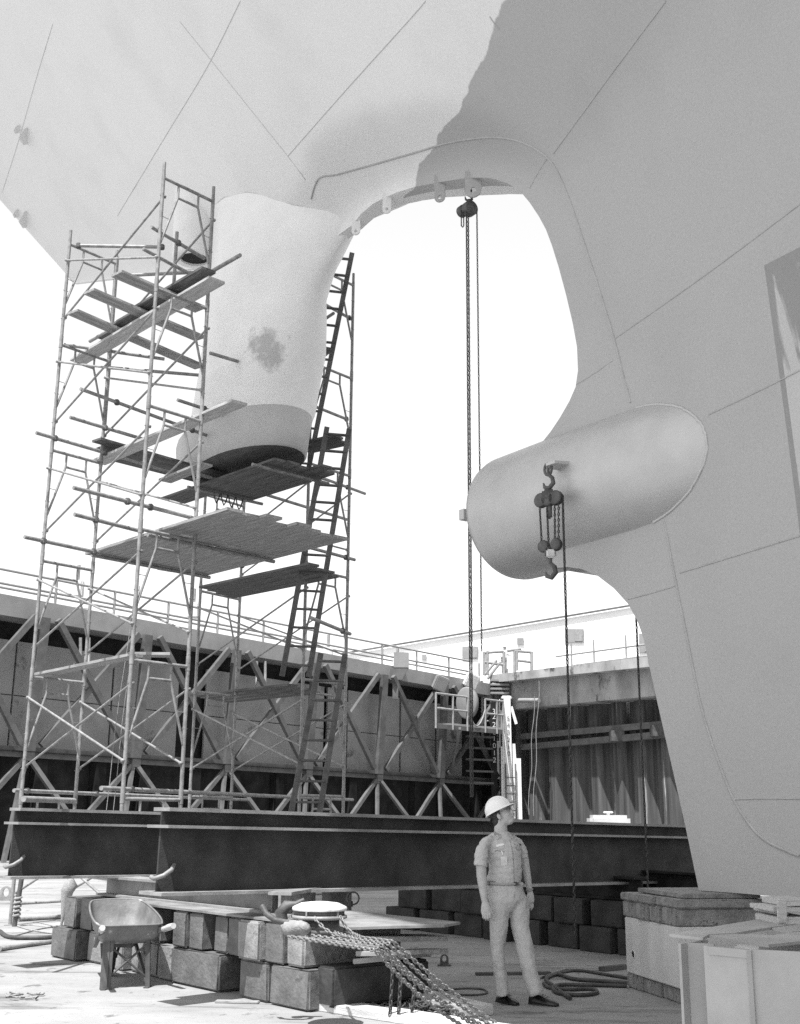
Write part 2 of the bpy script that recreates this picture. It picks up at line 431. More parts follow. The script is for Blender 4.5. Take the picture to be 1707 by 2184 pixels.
    m4 = N.new('ShaderNodeMix'); m4.data_type = 'RGBA'; m4.blend_type = 'MULTIPLY'; m4.inputs['Factor'].default_value = 1
    L.new(m3.outputs[2], m4.inputs[6]); L.new(cg.outputs[0], m4.inputs[7])
    n6 = N.new('ShaderNodeTexNoise'); n6.inputs['Scale'].default_value = .9; n6.inputs['Detail'].default_value = 1; L.new(geo.outputs['Position'], n6.inputs['Vector'])
    bp = N.new('ShaderNodeBump'); bp.inputs['Strength'].default_value = .35; bp.inputs['Distance'].default_value = .06; L.new(n6.outputs['Fac'], bp.inputs['Height'])
    b0 = bs.inputs['Normal'].links[0].from_node; L.new(bp.outputs[0], b0.inputs['Normal'])
    L.new(m4.outputs[2], bs.inputs['Base Color'])
    return m
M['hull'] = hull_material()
M['horn'] = mat('rudder_horn_paint', .72, .78, 2.2, .6, 0, .3, 16, spec=.35)
M['boss'] = mat('bossing_paint', .44, .50, 2.2, .42, .35, .10, 30, spec=.5)
M['seam_pale'] = mat('pale_weld_seam', .50, .56, 6, .7)
M['seam'] = mat('weld_seam', .34, .42, 6, .7)
def stain(m, c, rad, val):
    nt = m.node_tree; N, L = nt.nodes, nt.links; bs = N['Principled BSDF']; old = bs.inputs['Base Color'].links[0].from_socket
    g = N.new('ShaderNodeNewGeometry'); d = N.new('ShaderNodeVectorMath'); d.operation = 'DISTANCE'; L.new(g.outputs['Position'], d.inputs[0]); d.inputs[1].default_value = c
    nz = N.new('ShaderNodeTexNoise'); nz.inputs['Scale'].default_value = 5; nz.inputs['Detail'].default_value = 8; L.new(g.outputs['Position'], nz.inputs['Vector'])
    a = N.new('ShaderNodeMath'); a.operation = 'MULTIPLY_ADD'; L.new(nz.outputs['Fac'], a.inputs[0]); a.inputs[1].default_value = rad*2.2; L.new(d.outputs['Value'], a.inputs[2])
    mr = N.new('ShaderNodeMapRange'); mr.inputs[1].default_value = rad*1.6; mr.inputs[2].default_value = rad*2.1; mr.inputs[3].default_value = .75; mr.inputs[4].default_value = 0; L.new(a.outputs[0], mr.inputs[0])
    mx = N.new('ShaderNodeMix'); mx.data_type = 'RGBA'; L.new(mr.outputs[0], mx.inputs['Factor']); L.new(old, mx.inputs[6]); mx.inputs[7].default_value = (val, val, val, 1); L.new(mx.outputs[2], bs.inputs['Base Color'])
SHIP = root('ship', 'huge pale grey ship stern standing on keel blocks, filling the top and right', 'ship', loc=tuple(ship(0, 0, 1.0)))
def sput(name, mb, m, parent=None, label=None, off=True, bevel=None):
    o = put(name, mb, m, parent or SHIP, label=label, bevel=bevel)
    if parent is None: o.matrix_parent_inverse = Matrix.Translation(-Vector(SHIP.location))
    return o
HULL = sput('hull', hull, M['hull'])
# shaft bossing: a big tube running aft along the keel line
R0, ZB, SE = .85, 5.64, 2.9
bos = MB()
prf = [(-1.9, .42), (-1.5, .58), (-1.1, .71), (-.7, .79), (-.3, .835), (0, R0), (1.5, R0+.01), (SE-.12, R0), (SE-.04, R0-.02), (SE, R0-.07)]
n = 64
rows = []
for s, r in prf:
    rows.append([ship(s, -r*math.cos(2*math.pi*k/n), ZB + r*math.sin(2*math.pi*k/n)) for k in range(n)])
bos.grid(rows, closed=True)
bos.grid([[ship(SE, -q*math.cos(2*math.pi*k/n), ZB + q*math.sin(2*math.pi*k/n)) for k in range(n)] for q in (R0-.07, .42)], closed=True, smooth=False)
bos.grid([[ship(x, -.42*math.cos(2*math.pi*k/n), ZB + .42*math.sin(2*math.pi*k/n)) for k in range(n)] for x in (SE, SE-1.2)], closed=True)
# webs blending the bossing into the deadwood above and below
BOSS = sput('shaft_bossing', bos, M['boss'])
tab = MB().bar(ship(SE, .78, ZB-.05), ship(SE+.1, .78, ZB-.05), .12, .14)
sput('locking_tab', tab, M['boss'], BOSS)
# weld rim where the bossing enters the hull side
rim = []
for k in range(60):
    ph = R(8) + (math.pi - R(16))*k/59 - math.pi/2
    tt, zz = math.cos(ph), math.sin(ph)
    s = 2.4
    while s > -4:
        r = lerp(s, [-1.9, -1.5, -1.1, -.7, -.3, 0], [.42, .58, .71, .79, .835, R0])
        if thull(s, ZB + r*zz) >= r*tt: break
        s -= .02
    if s < .30: rim.append(ship(s, r*tt + .004, ZB + r*zz))
sput('weld_rim', MB().tube(rim, .018, 8), M['boss'], BOSS)
# rudder horn
horn = MB()
def foil(z):
    f = (z - 8.3)/(12.2-8.3)
    nose = lerp(z, [8.3, 9.4, 10.4, 11.2, 11.6, 11.9, 12.2, 12.6], [9.1, 8.95, NS_ + 1.62, NS_ + 1.3, NS_ + .75, NS_ + .2, NS_ - .25, NS_ - .8])
    aft = lerp(z, [8.3, 9.0, 9.25, 10.5, 14], [12.25, 12.25, 11.6, 11.3, 11.0])
    hw = lerp(z, [8.3, 9.2, 9.5, 11.5, 13.2, 15], [.90, .98, .97, .93, .95, 1.0])
    pts = []
    L = aft - nose
    for k in range(17):
        x = (k/16)**2
        w = hw*min(1.0, (math.sqrt(min(1, x/.42)) if x < .42 else 1.0))
        sh_ = lerp(z, [10.4, 11.7], [0, 1])
        w = hw*((1-sh_)*(1-(1-min(1, x/.5))**2)**.5 + sh_*min(1, x/.62)**.72)
        if x > .8: w *= 1 - .10*((x-.8)/.2)**2
        pts.append((nose + x*L, w))
    loop = pts + [(aft + .10, pts[-1][1]*.55), (aft + .10, -pts[-1][1]*.55)] + [(s, -w) for s, w in pts[::-1]][:-1]
    return [ship(s, t, z) for s, t in loop]
zs = [8.3, 8.34, 8.6, 8.9, 9.05, 9.2, 9.3, 9.45, 9.8, 10.3, 10.8, 11.2, 11.4, 11.6, 11.75, 11.9, 12.05, 12.2, 12.4, 12.6, 13.2, 14.0]
rows = [foil(z) for z in zs]
low = foil(8.3); cc = sum(low, Vector())/len(low)
rows[0] = [cc + (p-cc)*.965 for p in low]
for p in rows[0]: p.z = 8.3
horn.grid(rows, closed=True)
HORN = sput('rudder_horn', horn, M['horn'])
from mathutils.bvhtree import BVHTree
_a, _b = slope(568, 745); _c = BVHTree.FromPolygons([v.co[:] for v in HORN.data.vertices], [p.vertices[:] for p in HORN.data.polygons]).ray_cast(Vector((0, 0, H)), Vector((_a, 1, _b)).normalized())[0]
stain(M['horn'], _c, .42, .34)
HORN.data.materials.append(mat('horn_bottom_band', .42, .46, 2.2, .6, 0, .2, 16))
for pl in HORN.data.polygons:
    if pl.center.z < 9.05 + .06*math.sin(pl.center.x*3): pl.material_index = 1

M['horn_base'] = mat('dark_bottom_plate', .10, .16, 6, .8, 0, .4, 30)  # underside of the horn, far darker in tone than its sides
bp = [Vector((p.x, p.y, 8.296)) for p in rows[0]]
sput('bottom_plate', MB().add(bp + [cc - Vector((0, 0, .004 + cc.z-8.3))], [(i, (i+1) % len(bp), len(bp)) for i in range(len(bp))]), M['horn_base'], HORN)
# rudder trunk behind the horn
trk = MB(); c = ship(12.05, .78, 0)
trk.lathe(c + Vector((0, 0, 13.05)), [(.30, 0), (.42, 0), (.47, .05), (.50, 2.2)], 28)
trk.lathe(c + Vector((0, 0, 13.05)), [(.30, 0), (.30, 1.2), (0, 1.2)], 28)
M['bore'] = mat('bore_dark', .012)
TR = sput('rudder_trunk', trk, M['horn'])
sput('bore', MB().disc(c + Vector((0, 0, 13.10)), .305, (0, 0, -1), 24), M['bore'], TR)  # black disc stands in for the shade inside the bore
# frame of heavier plating round the aperture and the plating seams, as weld beads laid on the hull
def bead(px, r, name, sub=10, lift=.0, m='seam'):
    pts = []
    E = [px[0]] + list(px) + [px[-1]]
    for j in range(1, len(E)-2):
        for k in range(sub):
            f = k/sub
            cr = [.5*(2*E[j][c] + (E[j+1][c]-E[j-1][c])*f + (2*E[j-1][c]-5*E[j][c]+4*E[j+1][c]-E[j+2][c])*f*f + (3*E[j][c]-E[j-1][c]-3*E[j+1][c]+E[j+2][c])*f**3) for c in (0, 1)]
            q = hull_hit(*cr)
            if q: pts.append(q + NX*lift)
    q = hull_hit(*px[-1])
    if q: pts.append(q)
    if len(pts) > 2: sput(name, MB().tube(pts, r, 6), M[m], HULL)
FRAME = [(664,424),(680,381),(720,372),(800,350),(880,327),(960,304),(1040,293),(1100,299),(1150,322),(1185,358),(1215,425),(1250,528),(1280,620),(1312,728),(1330,800),(1346,858)]
bead(FRAME, .018, 'frame_weld', 6)
hw_ = []
zz_ = [10.9 + .04*i for i in range(90)]
FO = [foil(z) for z in zz_]
for k in range(6, 19):
    for i, z in enumerate(zz_):
        s_, t_, _ = to_ship(FO[i][k])
        if t_ <= thull(s_, z): hw_.append(FO[i][k] + NX*.004); break
sput('horn_weld', MB().tube(hw_, .016, 6), M['seam_pale'], HORN)
bead([(1418,1112),(1440,1230),(1462,1340),(1500,1520),(1545,1655),(1580,1730),(1630,1790),(1706,1826)], .017, 'frame_weld', 6)
for sm in ([(1181,327),(1300,164),(1421,2)], [(251,460),(350,296),(445,138),(513,2)], [(384,46),(500,190),(614,333),(652,384)], [(614,333),(740,190),(870,46),(908,2)],
           [(1312,722),(1500,590),(1706,436)], [(1512,884),(1610,838),(1706,790)], [(1450,1222),(1580,1182),(1706,1143)], [(1340,1278),(1400,1262),(1440,1250)],
           [(113,51),(80,160),(40,300),(5,410)], [(1045,35),(1055,50),(1065,62)], [(1230,820),(1270,795),(1308,768)], [(1562,1705),(1640,1703),(1706,1704)], [(1130,402),(1150,365),(1166,340)]):
    bead(sm, .009, 'plate_seam', 8, m='seam_pale' if sm[0][0] < 1000 else 'seam')
# lifting lugs under the aperture and on the counter
def lug(p, d, up, w, h, th, name='lifting_lug', m='hull', hole=True):
    p, d, up = Vector(p), Vector(d).normalized(), Vector(up).normalized()
    nrm = d.cross(up).normalized()
    out = [(-w/2, .12), (w/2, .12)] + [(w/2*math.cos(t), -h + w/2 - w/2*math.sin(t)) for t in [math.pi*k/8 for k in range(9)]]
    ring = [p + d*x + up*y for x, y in out]
    mb = MB(); c = p + up*(-h + w/2)
    hr = w*.2; m_ = len(ring)
    hol = [c + d*hr*math.cos(t) + up*hr*math.sin(t) for t in [2*math.pi*k/m_ for k in range(m_)]]
    # order the hole to follow the outline
    def ang(q): return math.atan2((q-c).dot(up), (q-c).dot(d))
    hol = [c + d*hr*math.cos(ang(q)) + up*hr*math.sin(ang(q)) for q in ring]
    for e, rv in ((nrm*th/2, 1), (-nrm*th/2, -1)):
        fs = [(i, (i+1) % m_, m_+(i+1) % m_, m_+i)[::rv] for i in range(m_)]
        mb.add([q+e for q in ring] + [q+e for q in hol], fs)
    for lp in (ring, hol):
        mb.grid([[q + nrm*th/2 for q in lp], [q - nrm*th/2 for q in lp]], closed=True, smooth=False)
    return sput(name, mb, M[m])
UPV = Vector((0, 0, 1))
LUGS = {}
for nm, (u, v, w, h) in dict(a=(757,476,.15,.19), b=(823,425,.15,.22), c=(935,395,.17,.24), d=(1006,388,.24,.20)).items():
    q = hull_hit(u, v-12); 
    if q is None: q = hull_hit(u, v-25)
    s, t, z = to_ship(q)
    LUGS[nm] = ship(s, t-.03, z-.02)
    lug(LUGS[nm], AX + NX*.9, UPV, w, h + .12, .03)
lug(LUGS['d'] + AX*(-.9) - NX*1.1 + Vector((0, 0, .10)), AX, UPV, .30, .28, .03)
for k, (u, v) in enumerate(((43,266), (60,272), (40,446), (58,450))):
    q = hull_hit(u, v)
    if not q: continue
    q2 = hull_hit(u - 1, v + (16, 34)[k % 2]); o = (NX + Vector((0, 0, -.6))).normalized()
    pl = [q - o*.05, q2 - o*.05, q2 + o*.10, q.lerp(q2, .5) + o*(.16, .24)[k % 2], q + o*.08]
    sput('docking_fin', MB().prism(pl, AX*.05), M['hull'])
# ------------------------------------------------------------------ long steel girders lying on the timber stack
GD = Vector((.754, .657, 0)).normalized(); GP = Vector((-.657, .754, 0))
def girder(a, b, label, lugpt):
    a, b = Vector(a), Vector(b); d = (b-a).normalized(); p = Vector((-d.y, d.x, 0)).normalized(); up = p.cross(d)*-1
    up = d.cross(p); 
    if up.z < 0: up = -up
    g = root('steel_girder', label, 'girder', 'steel girders in front of the scaffold', loc=a)
    def sec(name, w0, h0, c, m='girder', x0=0.0, x1=0.0):
        mb = MB(); q = [(-w0/2, c-h0/2), (w0/2, c-h0/2), (w0/2, c+h0/2), (-w0/2, c+h0/2)]
        P = [a*0 + d*x0 + p*i + up*j for i, j in q]; Q = [k + d*((b-a).length + x1 - x0) for k in P]
        mb.add(P + Q, [(3,2,1,0),(4,5,6,7),(0,1,5,4),(1,2,6,5),(2,3,7,6),(3,0,4,7)])
        return put(name, mb, M[m], g)
    sec('bottom_flange', .38, .03, .015, 'flange', x0=-.06); sec('web', .025, .57, .315)
    sec('middle_flange', .36, .028, .614, 'flange', x0=-.03); sec('upper_web', .022, .125, .6905); sec('top_flange', .27, .034, .770, 'flange')
    # strip of white chalk marks and weld patches on the middle flange
    x = .3; random.seed(int(abs(a.x)*100))
    while x < (b-a).length - .5:
        w = random.uniform(.25, .7)
        put('chalk_mark', MB().add([d*x + p*-.175 + up*.631, d*(x+w) + p*-.175 + up*.631, d*(x+w) + p*-.04 + up*.631, d*x + p*-.04 + up*.631], [(0, 1, 2, 3)]), M['white_worn'], g)
        x += w + random.uniform(.12, .5)
    # shackle through the web near the end
    c = Vector(lugpt) - a; r = .075
    sh = MB(); o = c
    pts = [o - p*.015 + d*.10, o - p*.07 + d*.06 - up*.01, o - p*.13 - d*.0 - up*.05, o - p*.14 - d*.09 - up*.10, o - p*.08 - d*.15 - up*.13, o + p*.02 - d*.12 - up*.12]
    sm = []
    for i in range(len(pts)-1):
        for k in range(4): sm.append(pts[i].lerp(pts[i+1], k/4))
    sm.append(pts[-1]); sh.tube(sm, .021, 8); sh.lathe(pts[0] - up*0, [(0, -.03), (.036, -.03), (.036, .03), (0, .03)], 10, axis=p)
    put('lifting_shackle', sh, M['tube'], g)
    return g
M['wall_black'] = mat('tarred_steel', .015, .04, 3, .8, spec=.1)
M['white_worn'] = mat('chalk_paint', .42, .72, 14, .8)
g1a, g1b = onz(332, 1909, .985), onz(1468, 1881, .83)
d1 = (g1b - g1a).normalized()
girder(g1a, g1a + d1*11.2, 'nearer dark steel girder, its end jutting out above the wheelbarrow', at(351, 1842, (g1a+d1*.2).y - .02))
g2a = onz(17, 1874, .985); g2a = Vector((g2a.x, g2a.y, .985))
girder(g2a, g2a + d1*12, 'farther dark steel girder, running behind the nearer one at the far left', at(35, 1824, (g2a+d1*.2).y - .02))
# ------------------------------------------------------------------ timber stack under the girders
SA = onz(647, 2158, 0); SB = onz(114, 2039, 0)
SD = (SB - SA); SL = SD.length; SD.normalize(); SP = Vector((SD.y, -SD.x, 0))
if SP.y < 0: SP = -SP                       # points away from the camera
SROT = math.atan2(SD.y, SD.x)
def qof(u, v=2060, off=0.0):                # distance along the stack face seen at picture column u
    p = onplane(u, v, SA + SP*off, SP); return (p - SA).dot(SD)
TH_ = .36
def timber(q0, q1, z0, z1, d0, d1, label, group='timbers of the stack under the girders', m='timber', endm='timber_end', tilt=0.0, cat='timber block'):
    w, dp, h = abs(q1-q0), d1-d0, z1-z0
    o = SA + SD*(q0+q1)/2 + SP*(d0+d1)/2
    mb = MB(); c = Vector((0, 0, h/2))
    rng = random.Random(label)
    if m == 'timber':
        k_ = rng.choice(['', '_b', '_b', '_c']); m += k_; endm += k_
    mb.cham(c, w - rng.uniform(.006, .03), dp, h - rng.uniform(.004, .02), b=rng.uniform(.008, .024))
    mb.v = [(x + rng.uniform(-.007, .007), y + rng.uniform(-.007, .007), z) for x, y, z in mb.v]
    t = put('timber_block', mb, [M[m], M[endm]], label=label, cat=cat, group=group, loc=(o.x, o.y, z0))
    t.rotation_euler.z = SROT + tilt + rng.uniform(-.025, .025)
    ax = 0 if w < dp else 1                 # end grain shows on the ends of the long axis
    for pl in t.data.polygons:
        n = pl.normal
        if (abs(n.y) > .9 and ax == 0) or (abs(n.x) > .9 and ax == 1): pl.material_index = 1
    return t
ORD = ['first', 'second', 'third', 'fourth', 'fifth', 'sixth', 'seventh', 'eighth', 'ninth', 'tenth']
Q = lambda zx: qof(305.8 + .2559*zx)
# upper course: end grain faces the camera
up = [(1350, 1187, 0), (1168, 1012, .0), (1000, 812, -.06), (800, 668, .03), (660, 540, .05), (498, 368, .0), (360, 240, -.02), (118, 20, .0), (-70, -160, .06)]
for i, (a, b, dd) in enumerate(up):
    timber(Q(a), Q(b), .36, .725, dd, 1.15, f'end-grain timber block in the upper course, {ORD[i]} from the stack\'s near end')
lo = [(1385, 1056, 0, .0), (1052, 800, .0, .0), (780, 690, .17, .0), (645, 238, -.02, .0), (225, 100, .02, 0)]
for i, (a, b, dd, tl) in enumerate(lo):
    timber(Q(a), Q(b), 0, .36, dd, 1.2, f'broad timber block in the bottom course, {ORD[i]} from the stack\'s near end')
for i, (u0, u1, dd) in enumerate(((330, 268, .05), (262, 212, .0), (205, 172, .06), (168, 116, -.06))):
    timber(qof(u0), qof(u1), 0, .36, dd, 1.1, f'bottom-course timber behind the wheelbarrow, {ORD[i]} from its near side')
for i, (u0, u1, dd) in enumerate(((213, 186, .03), (182, 155, .05), (152, 128, .0))):
    timber(qof(u0), qof(u1), .36, .725, dd, 1.0, f'upper-course timber at the far end of the stack, {ORD[i]} from the wheelbarrow')
# steel plate on the stack, overhanging its near end
pa = [SA + SD*q + SP*d + Vector((0, 0, .73)) for q, d in ((-.52, .02), (3.4, -.04), (3.4, 1.2), (-.70, 1.28), (-.84, .95), (-.66, .5))]
put('steel_plate', MB().prism(pa, (0, 0, .022)), M['plate'], label='thin steel plate lying on top of the timber stack, overhanging its near end', cat='plate')
# loose boards under the plate's overhang
for i, (q, z) in enumerate(((-.42, .62), (-.5, .5), (-.36, .44))):
    o = SA + SD*q + SP*.75
    b = put('loose_board', MB().cham((0, 0, 0), .30, 1.0, .045, b=.006), M['plank'], label=f'loose board wedged under the overhanging plate, {("topmost","middle","lowest")[i]} of three', cat='board', group='boards under the plate', loc=(o.x, o.y, z))
    b.rotation_euler = (R(3), R(4*i), SROT + .2*i)
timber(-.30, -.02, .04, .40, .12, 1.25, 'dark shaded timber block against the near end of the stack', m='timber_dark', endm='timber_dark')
# short cross girder on the plate
def ibeam(a, b, w, h, tf, name, label, group=None, m='girder', cat='steel beam', cut=0.0):
    a, b = Vector(a), Vector(b); d = (b-a).normalized(); p = Vector((-d.y, d.x, 0)).normalized(); L = (b-a).length
    r = root(name, label, cat, group, loc=a)
    def part(nm, w0, z0, z1, c=0.0):
        mb = MB(); Pn = [p*i + Vector((0, 0, j)) + (d*(cut*j/h) if cut else Vector()) for i, j in ((-w0/2, z0), (w0/2, z0), (w0/2, z1), (-w0/2, z1))]
        mb.add(Pn + [k + d*L for k in Pn], [(3,2,1,0),(4,5,6,7),(0,1,5,4),(1,2,6,5),(2,3,7,6),(3,0,4,7)])
        put(nm, mb, M[m], r)
    part('bottom_flange', w, 0, tf); part('web', tf*.9, tf, h-tf); part('top_flange', w, h-tf, h)
    return r
xb = .755
c0 = SA + SD*.98 + SP*.42 + Vector((0, 0, xb)); c1 = SA + SD*4.85 + SP*.42 + Vector((0, 0, xb - .02))
ib = ibeam(c0, c1, .30, .235, .028, 'cross_beam', 'short steel I-beam lying along the timber stack beneath both girders', 'short steel beams', m='flange')  # whole beam takes the flange steel, sunlight included in its colour
e = c0 + Vector((0, 0, .03))
put('end_plate', MB().prism([Vector((0, 0, .03)) - SP*.15 - SD*.008, Vector((0, 0, .03)) + SP*.1 - SD*.008, Vector((0, 0, .16)) + SP*.15 - SD*.008, Vector((0, 0, .232)) + SP*.13 - SD*.008, Vector((0, 0, .232)) - SP*.15 - SD*.008], -SD*.02), M['tube'], ib)
c = onz(592, 1960, .755) + Vector((0, .15, 0))
ibeam(c, c + GD*.75 + Vector((-.3, .55, 0)), .24, .235, .03, 'stub_beam', 'stub of I-beam seen end-on beside the round bollard, under the nearer girder', 'short steel beams', m='tube')
# bollard (a squat mooring post) and the rag lying beside it
bc = onz(681, 1990, .755)
bo = root('bollard', 'squat round bollard with a pale cap, chains hooked round it', 'bollard', loc=bc)
put('post', MB().lathe((0, 0, 0), [(.0, 0), (.205, 0), (.205, .03), (.17, .06), (.165, .17), (.0, .17)], 28), M['iron'], bo)
put('rim', MB().lathe((0, 0, .115), [(.215, 0), (.232, .006), (.232, .026), (.215, .032)], 32), M['tube'], bo)
put('band', MB().lathe((0, 0, .14), [(.19, 0), (.21, .0), (.21, .055), (.19, .055)], 32), M['iron'], bo)
put('cap', MB().lathe((0, 0, .195), [(.228, -.012), (.232, 0), (.226, .016), (.16, .045), (.07, .055), (0, .056)], 32), M['white_worn'], bo)
for k in range(5):
    t = 2*math.pi*k/5 + .5
    put('rib', MB().box((.217*math.cos(t), .217*math.sin(t), .164), .02, .012, .075, t), M['tube'], bo)
rag = MB(); rc = onz(632, 1993, .76) + Vector((0, -.06, .05))
rows = []
for i in range(9):
    th = math.pi*i/8
    rows.append([rc + Vector((.12*math.sin(th)*math.cos(a), .08*math.sin(th)*math.sin(a), .065*math.cos(th)))*(1 + .5*noise.noise(Vector((i*.8, 2.2*math.cos(a), 2 + 2.2*math.sin(a))))) for a in [2*math.pi*k/14 for k in range(14)]])
rag.grid(rows, closed=True)
put('rag_bundle', rag, mat('pale_cloth', .18, .30, 9, .95, 0, .8, 25), label='pale crumpled rag bundle tucked beside the bollard', cat='rag')
# big hook and shackle by the girder
hk = MB(); hc = onz(600, 1972, .79)
hk.tube([hc + Vector(p) for p in ((-.16, -.1, .16), (-.12, -.14, .1), (-.04, -.16, .05), (.06, -.15, .03), (.12, -.12, .05), (.13, -.08, .11))], .026, 8)
hk.tube([hc + Vector(p) for p in ((.02, -.05, .02), (.0, -.05, .1), (.05, -.05, .16), (.13, -.05, .17), (.2, -.05, .21))], [.05, .055, .05, .03, .02], 8)
put('cargo_hook', hk, M['iron'], label='heavy steel hook lying between stub beam and bollard', cat='hook')
# ------------------------------------------------------------------ chains from the bollard over the plate edge down to the right
edge_z = .775
def run(pts, sag=0.0, n=14):
    out = []
    for a, b in zip(pts, pts[1:]):
        for k in range(n):
            f = k/n; p = Vector(a).lerp(Vector(b), f); p.z -= sag*4*f*(1-f)*(Vector(b)-Vector(a)).length; out.append(p)
    out.append(Vector(pts[-1])); return out
ends = [(1070, 2190), (1058, 2192), (1046, 2194), (1030, 2197), (1012, 2200)]
lips = [(838, 2008), (829, 2013), (817, 2017), (806, 2022), (799, 2026)]
st = [(716, 1974), (700, 1985), (668, 1996), (640, 2000), (618, 1998)]
mids = [(770, 1999), (764, 2004), (750, 2008), (736, 2012), (722, 2014)]
for i in range(5):
    p0, p1, p2 = onz(*st[i], edge_z), onz(*mids[i], edge_z), onz(*lips[i], edge_z + .01)
    g = onz(ends[i][0], ends[i][1], .03)
    mb = MB().chain(run([p0, p1, p2]) + run([p2, g], .016 + .006*((i*2) % 5))[1:], .060, .036, .0075, tw=.5*i)
    put('chain_strand', mb, M['chain'], label=f'taut steel chain from bollard to bottom edge, {ORD[i]} of five counting from the man\'s side', cat='chain', group='taut chains over the plate')
for i, (s_, e_) in enumerate((((683, 1968), (742, 1998)), ((735, 1968), (752, 1990)))):
    a = bc + Vector(((-.02, -.225, .13), (.19, -.14, .13))[i]); b = onz(*e_, edge_z)
    put('chain_strand', MB().chain(run([a, b], .1), .060, .036, .0075), M['chain'], label=('short slack chain hooked on the front of the bollard rim', 'short slack chain hanging off the right-hand side of the bollard')[i], cat='chain', group='chains on the bollard')
# chain ends hanging under the plate and their heap
hz = [((838, 2063), (832, 2170)), ((856, 2066), (850, 2172)), ((884, 2108), (878, 2168))]
for i, (a, b) in enumerate(hz):
    g = onz(b[0], b[1], .04); t = at(a[0], a[1], g.y)
    put('hanging_chain', MB().chain(run([t, g]), .060, .042, .0085), M['chain_dark'], label=f'dark chain end hanging from the taut chains to the heap, {("nearest the stack","middle one","thinnest, nearest the man")[i]}', cat='chain', group='hanging chain ends')
mb = MB(); hc = onz(876, 2163, 0); rng = random.Random(3)
for k in range(26):
    a0 = rng.uniform(0, 6.28); c = hc + Vector((rng.gauss(.02, .2), rng.gauss(0, .07), .02 + abs(rng.gauss(0, .03))))
    pts = [c + Vector((.09*math.cos(a0 + t*.5), .05*math.sin(a0 + t*.5), .012*math.sin(t*2))) for t in range(7)]
    mb.chain(pts, .07, .05, .009)
put('chain_heap', mb, M['chain_dark'], label='small tangled heap of dark chain on the floor below the taut chains', cat='chain')
# planks on the floor in front of the stack
def board(a, b, w, th, label, m='plank', z=0.0, group='boards on the dock floor', cat='board', name='floor_board'):
    a, b = Vector(a), Vector(b); d = b-a
    o = put(name, MB().cham((d.length/2, 0, th/2), d.length, w, th, b=.006), M[m], label=label, cat=cat, group=group, loc=(a.x, a.y, z))
    o.rotation_euler = (0, -math.atan2(b.z-a.z, math.hypot(d.x, d.y)), math.atan2(d.y, d.x)); return o
M['board_pale'] = mat('pale_board', .42, .60, 2.2, .85, 0, .3, 14, stretch=(1, 9, 9))
board(onz(650, 2150, .0) + Vector((.1, .05, 0)), onz(985, 2192, 0) + Vector((.35, -.4, 0)), .30, .07, 'thick pale plank on the sunlit floor at the near end of the stack', 'board_pale')
board(onz(742, 2098, 0), onz(1020, 2168, 0), .34, .09, 'pale plank on edge of the shade, passing under the hanging chains', 'board_pale')
board(onz(735, 2085, 0), onz(905, 2112, 0), .22, .05, 'grey board just behind the pale plank, beside the stack')
board(onz(460, 2138, 0), onz(553, 2140, 0), .10, .02, 'small flat splintered strip of wood in front of the stack')
# ------------------------------------------------------------------ second timber stack and cross beam further back, under the girders
KA = onz(822, 1978, 0); KB = onz(1340, 2040, 0); KD = (KB-KA).normalized(); KN = Vector((KD.y, -KD.x, 0)); KN = KN if KN.y > 0 else -KN
def kq(u, v=2000): return (onplane(u, v, KA, KN) - KA).dot(KD)
cells = [(822, 885), (890, 955), (960, 1022), (1030, 1085), (1090, 1150), (1160, 1225), (1235, 1305), (1312, 1400)]
for i, (a, b) in enumerate(cells):
    for j in range(2):
        q0, q1 = kq(a + 22*j), kq(b + 22*j - 2)
        o = KA + KD*(q0+q1)/2 + KN*(.5 + .04*((i+j) % 3)); z0 = .33*j
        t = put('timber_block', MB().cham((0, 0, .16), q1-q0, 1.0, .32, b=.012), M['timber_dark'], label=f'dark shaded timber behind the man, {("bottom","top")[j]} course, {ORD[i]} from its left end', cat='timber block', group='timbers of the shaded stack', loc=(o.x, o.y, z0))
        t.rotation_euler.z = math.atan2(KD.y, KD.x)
b0 = at(676, 1893, 0) if False else None
q = kq(700); z0 = .66
a0 = KA + KD*(kq(690)) + KN*.4; 
ibeam(Vector((a0.x, a0.y, z0)), Vector((a0.x, a0.y, z0)) + KD*(kq(1000) - kq(690)), .3, .27, .03, 'cross_beam', 'rusty I-beam lying on the shaded timbers behind the man', 'short steel beams', m='rust_steel')

# dark beams lying on the shaded stack, right of the man
for i, (ua, ub, dd) in enumerate(((1005, 1338, .35), (1120, 1420, 1.0))):
    qa, qb = kq(ua), kq(ub); a0 = KA + KD*qa + KN*dd
    ibeam(Vector((a0.x, a0.y, .66 + .0*i)), Vector((a0.x, a0.y, .66)) + KD*(qb - qa), .26, .30 + .06*i, .03, 'packing_beam', ('dark steel beam packed on the shaded timbers under the right end of the girders', 'dark steel beam further back on the shaded timbers')[i], 'short steel beams', m='wall_black')
